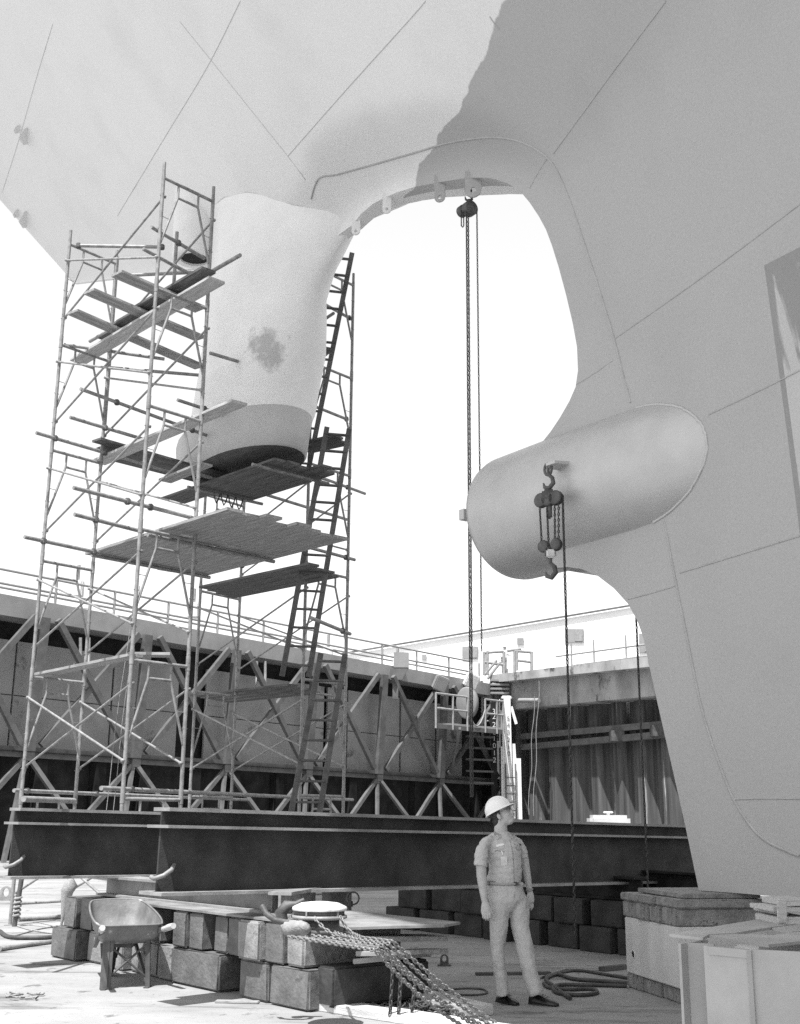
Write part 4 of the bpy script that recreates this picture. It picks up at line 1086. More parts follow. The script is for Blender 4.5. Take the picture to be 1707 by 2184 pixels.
# gangway, machinery and onlooker at the head of the corner
gp = at(1090, 1450, 68.0); gw = root('gangway_frame', 'tangle of pipe frames and valves on the corner of the dock', 'frame', loc=gp)
def gpt(u, v, dy=0): return at(u, v, 68 + dy) - gp
for a, b in (((1033,1440),(1033,1390)), ((1040,1440),(1040,1388)), ((1075,1440),(1075,1390)), ((1103,1430),(1103,1385)), ((1134,1430),(1134,1390)), ((1098,1440),(1098,1388)),
             ((1033,1392),(1075,1389)), ((1033,1412),(1077,1418)), ((1033,1440),(1060,1408)), ((1040,1448),(1068,1412)), ((1103,1408),(1134,1412)), ((1082,1388),(1112,1384)), ((1134,1391),(1098,1388)),
             ((1028,1452),(1030,1590)), ((1047,1455),(1048,1590)), ((1061,1478),(1062,1580))):
    put('pipe', MB().tube([gpt(*a), gpt(*b)], .09, 6), M['rail'], gw)
for k in range(7):
    put('rung', MB().tube([gpt(1028, 1470 + 17*k, -.1), gpt(1047, 1470 + 17*k, -.1)], .06, 5), M['rail'], gw)
for u, v, s_ in ((1068, 1465, .9), (1082, 1470, 1.0), (1060, 1480, .8), (1094, 1462, .7)):
    put('valve', MB().cham(gpt(u, v), s_*.5, s_*.6, s_*.9, b=.08), M['truss'], gw)
for k in range(4): put('valve_rib', MB().cham(gpt(1066, 1452 + 9*k, -.3), 1.1, .5, .14, b=.03), M['band'], gw)
# floodlight boxes
for i, (u, v) in enumerate(((1006, 1452), (940, 1458))):
    b = put('flood_lamp', MB().cham((0, 0, 0), .75, .5, .8, b=.06), M['band' if i else 'white_worn'], label=('pale lamp box at the corner end of the left walkway', 'dark lamp box sticking up from the left walkway edge')[i], cat='lamp', group='lamp boxes', loc=lw(u, v, 1.7)); b.rotation_euler = (.3, .35, .3)
# two thin hoses down the end wall
for i, (u, v, u2, v2) in enumerate(((1150, 1452, 1138, 1740), (1140, 1485, 1128, 1738))):
    a, b = ew(u, v, 1.7), ew(u2, v2, 1.7); a.z = max(a.z, 1)
    put('hanging_hose', MB().tube([a.lerp(b, k/10) + Vector((.05*math.sin(k*1.3), 0, 0)) for k in range(11)], .022, 6), M['rail'], label=f'thin hose hanging down the end wall, {("right","left")[i]}-hand one of the pair', cat='hose', group='hoses on the end wall')
# quay behind the walls, white building with windows and eaves pipe
QZ = ztop_(6) - .9
put('quay', MB().prism([ep(-2, QZ - 6, -2.2), ep(EQ, QZ - 6, -2.2), ep(EQ, QZ - 6, -90), ep(-2, QZ - 6, -90)], (0, 0, 6)), M['floor'], kind='structure')
put('quay', MB().prism([wp(q0, QZ - 6, -1.3), wp(3, QZ - 6, -1.3), wp(60, QZ - 6, -60), wp(q0, QZ - 6, -60)], (0, 0, 6)), M['floor'], kind='structure')
BO = 96.0
def bpx(u, v): 
    # facade plane roughly square to the camera, receding to the left
    return onplane(u, v, at(1200, 1400, BO), Vector((-.35, -1, 0)).normalized())
bA, bB, bC_, bD_ = bpx(730, 1396), bpx(1420, 1281), bpx(1420, 1440), bpx(730, 1440)
M['stucco'] = mat('white_stucco', .80, .86, .5, .8)
bl = root('white_building', 'long white building with small windows behind the end wall', 'building', loc=bD_)
OB = Vector(bD_)
back = Vector((.35, 1, 0)).normalized()*9
zl = QZ - .1
fp = [bA, bB, Vector((bB.x, bB.y, zl)), Vector((bA.x, bA.y, zl))]
put('facade', MB().prism([p - OB for p in fp], back), M['stucco'], bl)
put('eaves', MB().bar(bA - OB + Vector((0, -.2, .05)), bB - OB + Vector((0, -.2, .05)), .2, .12), M['truss'], bl)
for (u, v, w, h) in ((1225, 1356, 40, 28), (1003, 1392, 34, 26), (1110, 1368, 14, 14), (905, 1402, 10, 11), (1374, 1372, 22, 40)):
    a, b, c, d = bpx(u-w/2, v-h/2), bpx(u+w/2, v-h/2), bpx(u+w/2, v+h/2), bpx(u-w/2, v+h/2)
    fr = put('window', MB().prism([p - OB + Vector((0, -.06, 0)) for p in (a, b, c, d)], Vector((0, -.08, 0))), M['wall_plate'], bl)
    m1, m2 = a.lerp(b, .52), b.lerp(a, .06); n1, n2 = d.lerp(c, .52), c.lerp(d, .06)
    if w > 18: put('pane', MB().prism([p - OB + Vector((0, -.15, -.08)) for p in (m1, m2)] + [p - OB + Vector((0, -.15, .08)) for p in (n2, n1)], Vector((0, -.03, 0))), M['rail'], fr)
# small far things
vh = onz(1300, 1760, 0) if False else at(1298, 1752, 45); 
bt = root('white_tank', 'low pale covered object showing just above the nearer girder at right', 'tank', loc=(vh.x, vh.y, 0))
zt_ = at(1298, 1742, 45).z
M['tarp'] = mat('grey_tarpaulin', .42, .52, 3, .8)
put('cover', MB().cham((0, 0, zt_/2 + .03), 1.5, 1.0, zt_ + .06, b=.12), M['tarp'], bt)
put('stack', MB().tube([(0, 0, zt_ - .02), (0, 0, zt_ + .14)], .07, 8), M['white'], bt); put('cap', MB().cham((0, 0, zt_ + .16), .35, .2, .07, b=.02), M['white'], bt)
# ------------------------------------------------------------------ wheelbarrow
M['tray'] = mat('barrow_tray', .11, .20, 5, .6, .1, .2, 30, spots=(.50, 5, .60))
M['barrow_steel'] = mat('barrow_steel', .05, .11, 8, .6, .2)
M['grip'] = mat('wooden_handle', .36, .50, 12, .7, stretch=(8, 8, 1))
wb0 = onz(223, 2111, 0)                                   # foot of the left leg
WBF = Vector((-.40, .92, 0)).normalized(); WBX = Vector((WBF.y, -WBF.x, 0))      # forward (away), right
wroot = wb0 + WBX*.22
WB = root('wheelbarrow', 'empty wheelbarrow standing in front of the timber stack', 'wheelbarrow', loc=wroot)
def w(x, y, z): return WBX*x + WBF*y + Vector((0, 0, z))
rim_ = [(-.33, .02), (-.24, -.05), (.24, -.05), (.33, .02), (.345, .35), (.29, .78), (.18, .90), (-.18, .90), (-.29, .78), (-.345, .35)]
def smooth_loop(p, n=5):
    out = []
    m = len(p)
    for i in range(m):
        a, b, c, d = [Vector(p[(i+k-1) % m]).to_3d() if len(p[0]) == 2 else Vector(p[(i+k-1) % m]) for k in range(4)]
        for k in range(n):
            f = k/n; out.append(.5*(2*b + (c-a)*f + (2*a-5*b+4*c-d)*f*f + (3*b-a-3*c+d)*f**3))
    return out
L0 = smooth_loop(rim_); cy = .40
def ring(k, z, fz=0): return [w(p.x*k*1.0, cy + (p.y-cy)*k, z + fz*(p.y-cy)) for p in L0]
R1, R2, R3, R4 = ring(1.0, .70, .20), ring(.90, .56, .16), ring(.72, .45, .06), ring(.2, .43, 0)
tr_ = MB().grid([R1, R2, R3, R4], closed=True); tr_.add(R4, [tuple(range(len(R4)-1, -1, -1))])
inn = [[p + Vector((0, 0, .004)) for p in r] for r in (ring(.985, .70, .20), ring(.885, .565, .16), ring(.71, .457, .06), ring(.2, .44, 0))]
tr_.grid([r[::-1] for r in inn], closed=True); tr_.add(inn[-1], [tuple(range(len(inn[-1])))])
TRAY = put('tray', tr_, M['tray'], WB)
put('rolled_rim', MB().tube(R1, .011, 8, closed=True), M['tray'], TRAY)
for s in (-1, 1):
    h = put('handle', MB().bar(w(.13*s, 1.25, .30), w(.335*s, -.28, .60), .04, .052), M['barrow_steel'], WB)
    put('grip', MB().tube([w(.315*s, -.14, .572), w(.338*s, -.30, .604), w(.352*s, -.40, .624)], [.030, .033, .029], 10), M['grip'], h)
    g = MB(); g.bar(w(.20*s, .06, .50), w(.215*s, .0, .0), .035, .045)
    g.bar(w(.15*s, .50, .43), w(.215*s, .04, .03), .03, .03); g.box(w(.215*s, .02, .006), .05, .16, .012)
    if s == -1: g.bar(w(.20*s, .055, .50), w(.215*s, .0, .0), .11, .012, up=(0, 1, 0))
    put('leg', g, M['barrow_steel'], WB)
put('cross_brace', MB().tube([w(-.21, .03, .09), w(.20, .05, .42)], .013, 6), M['barrow_steel'], WB)
put('cross_brace', MB().tube([w(.21, .03, .09), w(-.20, .05, .42)], .013, 6), M['barrow_steel'], WB)
put('undercarriage', MB().cham(w(0, .38, .40), .30, .34, .06, b=.02), M['barrow_steel'], WB)
wc = w(0, 1.06, .20); wh = root('wheel', '', ''); del wh['label']; del wh['category']; wh.parent = WB; wh.location = wc
put('tyre', MB().tube([WBF*.155*math.cos(t) + Vector((0, 0, .155*math.sin(t))) for t in [2*math.pi*k/28 for k in range(28)]], .047, 10, closed=True), M['rubber'], wh)
put('rim', MB().lathe(-WBX*.03, [(0, 0), (.11, 0), (.13, .012), (.13, .048), (.11, .06), (0, .06)], 20, axis=WBX), M['tube'], wh)
for s in (-1, 1): put('wheel_bracket', MB().bar(w(.10*s, 1.0, .34), w(.07*s, 1.06, .18), .03, .012), M['barrow_steel'], WB)
put('tray_stay', MB().bar(w(0, 1.0, .36), w(0, .86, .62), .05, .02), M['barrow_steel'], WB)
# ------------------------------------------------------------------ keel block under the stern
kA = onz(1338, 2105, 0); kB0 = onz(1455, 2146, 0); kd = (kB0-kA).normalized(); kn = Vector((kd.y, -kd.x, 0)); kn = kn if kn.y > 0 else -kn
KW = 1.28; KDp = .95; krot = math.atan2(kd.y, kd.x); KM = Matrix.Rotation(krot, 3, 'Z')
def kb(q, d, z): return kA + kd*q + kn*d + Vector((0, 0, z))
M['block_concrete'] = mat('block_concrete', .48, .60, 2.2, .9, 0, .35, 24, spots=(.34, 1.8, .64), stretch=(1.6, 1.6, .35))
M['cap_timber'] = mat('cap_timber', .15, .30, 3.0, .9, 0, .5, 20, stretch=(3, 3, 3), spots=(.06, 2.6, .60))
def kblk(name, q0, q1, z0, z1, m, label, cat, d0=0, d1=KDp, group=None, b=.012):
    o = put(name, MB().cham((0, 0, (z1-z0)/2), q1-q0-.004, d1-d0, z1-z0-.003, b=b), M[m], label=label, cat=cat, group=group, loc=kb((q0+q1)/2, (d0+d1)/2, z0)); o.rotation_euler.z = krot; return o
for i, (a, b) in enumerate(((0, .38), (.38, .80), (.80, KW))):
    kblk('base_timber', a, b, 0, .145, 'cap_timber', f'dark base timber under the pale concrete keel block, {ORD[i]} from its left', 'timber block', d0=.0 + .02*i, group='base timbers of the keel block')
cb_ = kblk('concrete_block', .0, KW, .145, .70, 'block_concrete', 'pale concrete keel block with a round lifting hole under the stern', 'keel block', b=.01)
hole = MB().lathe((0, 0, 0), [(.0, .05), (.032, .05), (.034, 0), (.046, -.003)], 18, axis=(0, -1, 0))
hole = MB().disc((-KW/2 + .20, -KDp/2 - .003, .20), .034, (0, -1, 0), 20); put('lifting_hole', hole, mat('hole_dark', .008), cb_)  # flat black disc, the shade inside the hole given as colour
put('hole_lip', MB().tube([Vector((-KW/2 + .20 + .038*math.cos(t), -KDp/2 - .002, .20 + .038*math.sin(t))) for t in [2*math.pi*k/18 for k in range(18)]], .006, 6, closed=True), M['block_concrete'], cb_)
for i, (a, b) in enumerate(((-.04, .33), (.33, .64), (.64, .80), (.80, .93), (.93, KW-.02))):
    kblk('cap_timber', a, b, .70, .865, 'cap_timber', f'end-grain cap timber on the concrete keel block, {ORD[i]} from its left', 'timber block', d0=-.015*(i % 2), group='cap timbers of the keel block')
kblk('top_timber', -.05, .78, .866, .945, 'cap_timber', 'thin softwood layer on the cap timbers at the left, under the keel', 'timber block', d0=-.02, group='top timbers of the keel block')
kblk('top_timber', .78, KW, .866, .95, 'cap_timber', 'thin softwood layer on the cap timbers at the right, under the keel', 'timber block', d0=.01, group='top timbers of the keel block')
kblk('top_timber', .1, KW - .1, .951, .996, 'cap_timber', 'uppermost packing board squeezed between keel block and the ship', 'timber block', d0=.12, group='top timbers of the keel block', b=.006)
# next block along the keel, mostly hidden, with pale wedges
M['fresh_wood'] = mat('fresh_pine', .40, .58, 6, .8, 0, .2, 30, stretch=(1, 8, 8), spots=(.2, 5, .68))
wbp = at(1672, 1950, 10.0); wz = wbp.z
nb_ = put('concrete_block', MB().cham((0, 0, .3), 1.3, 1.0, .60, b=.02), M['block_concrete'], label='second keel block, mostly hidden behind the steel pedestal at right', cat='keel block', loc=wbp + Vector((.55, .75, -wz))); nb_.rotation_euler.z = krot
for i, (u, v, sx, sz, tl) in enumerate(((1694, 1965, .30, .060, 0), (1686, 1941, .34, .04, .02), (1700, 1926, .24, .05, -.03), (1664, 1947, .10, .035, .02))):
    o = put('wedge', MB().cham((0, 0, 0), sx, .5, sz, b=.006), M['fresh_wood'], label=f'pale pine packing piece on the second keel block, {("lowest","second from the bottom","topmost","small left-hand end")[i]}', cat='wedge', group='pine packing pieces', loc=at(u, v, 10.0 + .04*i) + Vector((0, .25, 0))); o.rotation_euler = (0, tl, .1)
o = put('wedge', MB().cham((0, 0, 0), .075, .03, .175, b=.006), M['fresh_wood'], label='upright pale pine batten nailed across the packing pieces', cat='wedge', group='pine packing pieces', loc=at(1668, 1944, 9.95)); o.rotation_euler = (0, .05, .1)
# ------------------------------------------------------------------ welded steel pedestal in the right foreground
M['ped'] = mat('pedestal_paint', .34, .46, 1.6, .5, .05, .1, 40, spots=(.24, 2.2, .62))
pY = 8.6
pa_, pb_, pc_ = at(1440, 2005, pY), at(1598, 2018, pY - .35), at(1707, 2026, pY - .15)
pzt = pa_.z
PD = root('steel_pedestal', 'welded steel pedestal with flanged top plate and square opening, right foreground', 'pedestal', loc=(pb_.x, pb_.y, 0))
PO_ = Vector((pb_.x, pb_.y, 0))
X1 = Vector((pb_.x - pa_.x, pb_.y - pa_.y, 0)); X1n = X1.normalized(); Y1n = Vector((-X1n.y, X1n.x, 0))
def pp(x, y, z): return X1n*x + Y1n*y + Vector((0, 0, z))
zt2 = pzt
def slab(name, pts, z0, z1): return put(name, MB().prism([pp(x, y, z0) for x, y in pts], (0, 0, z1-z0)), M['ped'], PD, bevel=.004)
# top plate: a frame round the opening, its rear arm running back to the right
def plate(px, dz):
    put('top_plate', MB().prism([onz(u, v, pzt - .02 + dz) - PO_ for u, v in px], (0, 0, .02)), M['ped'], PD)
plate([(1428,1998),(1500,2006),(1512,1999),(1565,1996),(1645,1983),(1760,1967),(1760,1950),(1640,1962)], 0)
plate([(1512,2000.5),(1600,2016),(1640,2021),(1760,2008),(1760,1992),(1692,1994),(1650,2000.5),(1566,1997.5)], -.002)
plate([(1647,1984.5),(1760,1969),(1760,1990),(1691,1992.5)], -.004)
put('front_web', MB().prism([pp(-.52, 0, 0), pp(-.50, 0, 0), pp(-.50, .42, 0), pp(-.52, .42, 0)], (0, 0, zt2 - .022)), M['ped'], PD)
put('side_plate', MB().prism([pp(-.50, .10, 0), pp(-.33, .16, 0), pp(-.33, .175, 0), pp(-.50, .115, 0)], (0, 0, zt2 - .022)), M['ped'], PD)
put('body_plate', MB().prism([pp(-.33, .0, 0), pp(.0, -.02, 0), pp(.0, .0, 0), pp(-.33, .02, 0)], (0, 0, zt2 - .021)), M['ped'], PD)
put('corner_edge', MB().bar(pp(.004, -.022, 0), pp(.004, -.022, zt2 - .022), .012, .03), M['ped'], PD)
put('body_plate', MB().prism([pp(.01, .0, 0), pp(.72, .22, 0), pp(.72, .24, 0), pp(.01, .02, 0)], (0, 0, zt2 - .021)), M['ped'], PD)
put('doubler_plate', MB().prism([pp(-.29, -.012, zt2 - .075), pp(-.0, -.028, zt2 - .075), pp(-.0, -.020, zt2 - .075), pp(-.29, -.004, zt2 - .075)], (0, 0, .052)), M['ped'], PD)
put('rear_plate', MB().prism([pp(-.33, .9, 0), pp(.7, .95, 0), pp(.7, .97, 0), pp(-.33, .92, 0)], (0, 0, zt2 - .023)), M['ped'], PD)
# ------------------------------------------------------------------ chain hoists
def hook(mb, c, s, r, d=Vector((1, 0, 0))):
    pts = [c + d*(s*.55*math.sin(t)) + Vector((0, 0, -s*.55 - s*.55*math.cos(t)*-1*-1)) for t in []]
    P = [(0, .0), (.0, -.35), (.28, -.62), (.34, -.95), (.05, -1.22), (-.28, -1.1), (-.34, -.85)]
    return mb.tube([c + d*x*s + Vector((0, 0, z*s)) for x, z in P], [r, r, r*1.3, r*1.4, r*1.4, r*1.1, r*.5], 8)
DX = Vector((.9, .43, 0))
# (a) hoist high in the aperture
lp = LUGS['d']; hc = at(1004, 444, (lp - NX*.2).y)
HA = root('chain_hoist', 'chain hoist with a round drum body hanging high in the opening of the stern', 'hoist', 'chain hoists', loc=hc)
ax = Vector((.55, -.83, 0))
put('drum_body', MB().lathe(-ax*.02, [(0, -.06), (.105, -.06), (.115, -.05), (.115, .05), (.105, .06), (0, .06)], 26, axis=ax), M['iron'], HA)
put('gear_case', MB().lathe(-ax*.10 - Vector((.05, 0, 0)), [(0, -.06), (.085, -.06), (.09, -.05), (.09, .03), (0, .03)], 22, axis=ax), M['clamp'], HA)
put('top_hook', hook(MB(), Vector((-.03, 0, .32)), .17, .016, DX).tube([Vector((-.02, 0, .14)), Vector((-.02, 0, .08))], .03, 8), M['iron'], HA)
put('shackle', MB().tube([Vector((-.03, 0, .30)) + DX*.05*math.cos(t) + Vector((0, 0, .07*math.sin(t))) for t in [2*math.pi*k/12 for k in range(12)]], .015, 6, closed=True), M['iron'], HA)
def vchain(u0, v0, v1, Y, link, w_, r, tw=0):
    a = at(u0, v0, Y); b = Vector((a.x, a.y, at(u0, v1, Y).z)); b.x += 0; return MB().chain([a - hc, b - hc], link, w_, r, tw, 4, 8)
Y = hc.y
za = at(1018, 1700, Y).z
for i, (dx, dy) in enumerate(((-.065, 0), (-.035, .05))):
    put('load_chain', MB().chain([Vector((dx, dy - .05, -.08)), Vector((dx, dy - .05, za - hc.z))], .052, .034, .007, .3*i, 4, 8), M['chain_dark'], HA)
put('hand_chain', MB().chain([Vector((.09, -.05, -.06)), Vector((.095, -.05, za + 1.9 - hc.z))], .05, .032, .006, 0, 4, 8), M['chain_dark'], HA)
for i, (dx, l) in enumerate(((-.14, .31), (-.105, .32))):
    put('slack_chain', MB().chain([Vector((dx, -.04, -.08)), Vector((dx, -.04, -l))], .04, .028, .0055, 0, 4, 8), M['chain_dark'], HA)
put('slack_chain', MB().chain([Vector((-.14, -.04, -.31)), Vector((-.122, -.04, -.335)), Vector((-.105, -.04, -.32))], .03, .02, .005, 0, 4, 8), M['chain_dark'], HA)
# (b) multi-fall hoist on the bossing
blg = ship(1.72, .80, 5.64)                                # pad on the near side of the tube
tq = onplane(1205, 996, ship(0, .86, 0), NX); sq = to_ship(tq)[0]; zq = tq.z
pad = MB().prism([ship(sq - .13, .62, zq + .03), ship(sq + .10, .62, zq - .0), ship(sq + .16, 1.02, zq - .01), ship(sq + .10, 1.07, zq - .0), ship(sq + .0, 1.02, zq + .02)], (0, 0, .035))
sput('hoist_pad', pad, M['boss'], BOSS)
tq = ship(sq + .12, 1.02, zq)
HB = root('chain_hoist', 'multi-fall chain hoist hanging against the shaft bossing, hook at its lower block', 'hoist', 'chain hoists', loc=tq)
hx = Vector((.78, -.62, 0)); dn = Vector((0, 0, -1))
put('shackle', MB().tube([dn*.03 + hx*.05*math.cos(t) + Vector((0, 0, .075*math.sin(t))) for t in [2*math.pi*k/12 for k in range(12)]], .016, 6, closed=True), M['iron'], HB)
put('top_hook', hook(MB(), Vector((0, 0, -.02)), .20, .02, hx), M['iron'], HB)
bt_ = -.40
ub = MB()
for s in (-1, 0, 1): ub.lathe(hx*.10*s + Vector((0, 0, bt_)) - hx.cross(dn)*.05, [(0, 0), (.075, 0), (.09, .02), (.07, .045), (.09, .07), (.075, .10), (0, .10)], 16, axis=hx.cross(dn))
ub.cham(Vector((0, 0, bt_ + .05)), .16, .10, .15, b=.03); ub.cham(Vector((0, 0, bt_ - .14)), .07, .06, .2, b=.02)
put('upper_block', ub, M['iron'], HB)
bb_ = -1.02
lb_ = MB()
for s in (-1, 1): lb_.lathe(hx*.085*s + Vector((0, 0, bb_ + .06)) - hx.cross(dn)*.04, [(0, 0), (.06, 0), (.075, .02), (.058, .04), (.075, .06), (.06, .08), (0, .08)], 16, axis=hx.cross(dn))
lb_.cham(Vector((0, 0, bb_ - .03)), .13, .09, .13, b=.03)
put('lower_block', lb_, M['iron'], HB); put('swivel_cap', MB().cham(Vector((0, -.05, bb_ - .05)), .10, .06, .10, b=.015), M['white_worn'], HB)
put('load_hook', hook(MB(), Vector((0, 0, bb_ - .08)), .20, .022, hx), M['iron'], HB)
for i, s in enumerate((-1.35, -.35, .75, 1.3)):
    put('load_chain', MB().chain([hx*.10*s + Vector((0, -.03, bt_)), hx*(.085*s if abs(s) > .5 else -.02) + Vector((0, -.03, bb_ + .03))], .05, .034, .007, .3*i, 4, 8), M['chain_dark'], HB)
zb_ = .50
c0_ = hx*.19; put('hand_chain', MB().chain([c0_ + Vector((0, 0, bt_)), c0_ + Vector((0, 0, zb_ - tq.z))], .062, .04, .0085, .2, 4, 8), M['chain_dark'], HB)
# (c) the same on the far side: only its chain shows under the bossing
p = at(1376, 1742, 15.2); top = Vector((p.x, p.y, 4.95))
HCc = put('hanging_chain', MB().chain([Vector((0, 0, 4.7)), Vector((0, 0, .75))], .062, .04, .0085, .1, 4, 8), M['chain_dark'], label='dark chain hanging down behind the deadwood, past the keel block', cat='chain', loc=(p.x, p.y, 0))
# ------------------------------------------------------------------ things lying about on the floor
M['strip'] = mat('dark_strip', .05, .10, 4, .8)
p = onz(948, 2060, 0)
pe = root('floor_padeye', 'dark iron ring plate standing upright on the shaded floor', 'padeye', loc=p)
def eye(rad, hol, base, th):
    m_ = 20; out = []; inn_ = []
    for k in range(m_):
        t = -math.pi/2 + 2*math.pi*k/m_
        x, z = rad*math.cos(t), rad*math.sin(t)
        if z < 0: x, z = (math.copysign(rad, x) if abs(x) > 1e-6 else 0), -base*min(1, -z/rad*1.6)
        out.append((x, z)); inn_.append((hol*math.cos(t)*.9, hol*math.sin(t)*1.2))
    mb = MB()
    o1 = [Vector((x, -th/2, z + base)) for x, z in out]; i1 = [Vector((x, -th/2, z + base)) for x, z in inn_]
    e = Vector((0, th, 0))
    mb.grid([o1, i1], closed=True, smooth=False); mb.grid([[q+e for q in i1], [q+e for q in o1]], closed=True, smooth=False)
    mb.grid([[q+e for q in o1], o1], closed=True, smooth=False); mb.grid([i1, [q+e for q in i1]], closed=True, smooth=False)
    return mb
put('eye_plate', eye(.05, .028, .08, .03), M['iron'], pe); put('base', MB().cham((0, 0, .008), .16, .10, .016, b=.005), M['iron'], pe)
p = onz(12, 1921, 0); pe2 = put('floor_ring', eye(.12, .07, .16, .05), M['tube'], label='small pale ring plate on the sunlit floor at the far left', cat='padeye', loc=p)
for (a, b, wd, th, lb, m) in (((1015, 2080), (1175, 2078), .09, .03, 'dark timber strip lying behind the man\'s feet', 'strip'), ((1283, 2072), (1338, 2066), .10, .05, 'short dark board end beside the concrete keel block', 'strip')):
    board(onz(*a, 0), onz(*b, 0), wd, th, lb, m)
def hose(name, px, r, m, label, group='hoses on the floor', cat='hose', n=8, z=None):
    pts = [onz(u, v, r if z is None else z) for u, v in px]; out = []
    E = [pts[0]] + pts + [pts[-1]]
    for j in range(1, len(E)-2):
        for k in range(n):
            f = k/n; a, b, c, d = E[j-1:j+3]
            out.append(.5*(2*b + (c-a)*f + (2*a-5*b+4*c-d)*f*f + (3*b-a-3*c+d)*f**3))
    out.append(pts[-1])
    return put(name, MB().tube(out, r, 8), M[m], label=label, cat=cat, group=group)
hose('floor_hose', [(1338,2103),(1270,2101),(1200,2100),(1180,2106),(1192,2118),(1240,2122),(1273,2117),(1262,2109),(1215,2110),(1172,2106),(1160,2098)], .020, 'hose', 'dark hose in long flat coils between the man\'s foot and the concrete block')
hose('floor_hose', [(1338,2096),(1280,2092),(1225,2088),(1190,2078),(1165,2088),(1182,2104),(1200,2118),(1217,2129)], .021, 'hose', 'dark hose with its end pointing at the camera beside the man\'s shoe')
hose('floor_hose', [(1338,2086),(1290,2078),(1235,2070),(1195,2074),(1160,2084)], .017, 'hose', 'dark hose lying furthest back behind the man\'s shoes')
hose('air_line', [(1150,2086),(1175,2078),(1198,2068),(1212,2066)], .013, 'tube', 'pale kinked hose end just behind the man\'s right-hand foot')
hose('wire_loop', [(882,2112),(940,2112),(990,2108),(1030,2110),(1038,2118),(1010,2122),(965,2120)], .010, 'iron', 'thin black cable loop on the floor beyond the taut chains', cat='cable', group='')
for o in (bpy.data.objects.get('wire_loop'),):
    if 'group' in o: del o['group']
# left-hand clutter on the sunlit floor
hose('air_line', [(0,1986),(20,1998),(70,2000),(118,1998),(160,1990)], .03, 'hose', 'dark hose curving in from the left edge of the sunlit floor')
hose('steel_pipe', [(0,2024),(60,2015),(112,2008)], .03, 'tube', 'grey pipe lying on the floor at the left edge', cat='pipe', group='pipes on the floor')
hose('steel_pipe', [(40,1961),(100,1957),(152,1955)], .035, 'tube', 'grey pipe lying behind the far end of the timber stack', cat='pipe', group='pipes on the floor')
for i, px in enumerate(([(38,1975),(70,1984),(130,1992),(160,1985)], [(30,1996),(90,1980),(150,1972)])):
    hose('floor_rope', px, .012, 'rope', f'thin rope lying on the sunlit floor at the left, the {("longer","straighter")[i]} one', cat='rope', group='ropes on the floor')
p = onz(31, 1976, 0); ss = root('jack_stand', 'rope-wrapped upright post on the sunlit floor at the far left', 'post', loc=p)
put('post', MB().tube([(0, 0, 0), (.05, 0, .75)], .04, 8), M['iron'], ss)
put('wrapping', MB().tube([Vector((.05*math.cos(k*.9) + .02, .05*math.sin(k*.9), .12 + .009*k)) for k in range(40)], .02, 6), M['rope'], ss)
q = at(152, 1886, 17.5)
put('hanging_knot', MB().tube([q + Vector((0, 0, .1)), q, q + Vector((-.05, 0, -.1)), q + Vector((-.1, .05, -.5)), q + Vector((-.18, .1, -.95))], [.02, .10, .09, .02, .012], 8), M['rope'], label='knotted rope hanging below the farther girder at left', cat='rope')
for i, (u, v) in enumerate(((98, 1996), (104, 2004))):
    pass
mb = MB(); rng = random.Random(5)
for k in range(9):
    c = onz(56 + rng.uniform(-42, 42), 2127 + rng.uniform(-7, 7), .012)
    mb.tube([c + Vector((rng.uniform(-.07, .07), rng.uniform(-.05, .05), rng.uniform(0, .02))) for _ in range(4)], .010, 5)
put('litter', mb, M['rope'], label='scatter of torn scraps on the sunlit floor, bottom left', cat='litter', kind='stuff')
# stub bollard and valve standing behind the capped bollard
p = onz(745, 1990, 0); q = onz(728, 1975, 0)
st_ = root('valve_stand', 'small dark valve on an upright pipe behind the round bollard', 'valve', loc=p)
zz = at(745, 1915, p.y).z
put('riser', MB().tube([(0, 0, 0), (0, 0, zz)], .018, 8), M['iron'], st_); put('valve_body', MB().cham((0, 0, .42), .10, .10, .14, b=.03), M['iron'], st_)
put('handwheel', MB().tube([(.09*math.cos(t) + .05, .09*math.sin(t)*.3, .50 + .09*math.sin(t)) for t in [2*math.pi*k/14 for k in range(14)]], .013, 6, closed=True), M['iron'], st_)
p = onz(718, 1950, 0); put('mooring_pot', MB().lathe((0, 0, 0), [(0, 0), (.30, 0), (.30, .04), (.27, .08), (.27, .36), (.31, .42), (0, .44)], 22), M['iron'], label='dark round stump on the floor beyond the capped bollard', cat='bollard', loc=p)
# ------------------------------------------------------------------ people
MY = 11.45
gz = onz(1080, 2141, 0); MY = gz.y
def mp(zx, zy, dy=0.0): return at(960.96 + zx*.24, 1659.8 + zy*.24, MY + dy)
PX = .00105
def loft(rings, n=20, cap=True, vert=True):
    """rings: (centre, half-width, half-depth[, axis]) laid along a limb; returns an MB"""
    mb = MB(); rows = []
    for i, r in enumerate(rings):
        c, a, b = r[0], r[1], r[2]
        p = rings[max(0, i-1)][0]; q = rings[min(len(rings)-1, i+1)][0]
        d = (q - p).normalized()
        x = Vector((1, 0, 0)); x = (x - d*x.dot(d)).normalized(); y = d.cross(x)
        rows.append([c + x*(a*math.cos(2*math.pi*k/n)) + y*(b*math.sin(2*math.pi*k/n)) for k in range(n)])
    mb.grid(rows, closed=True)
    if cap:
        mb.add(rows[0], [tuple(range(n-1, -1, -1))]); mb.add(rows[-1], [tuple(range(n))])
    return mb
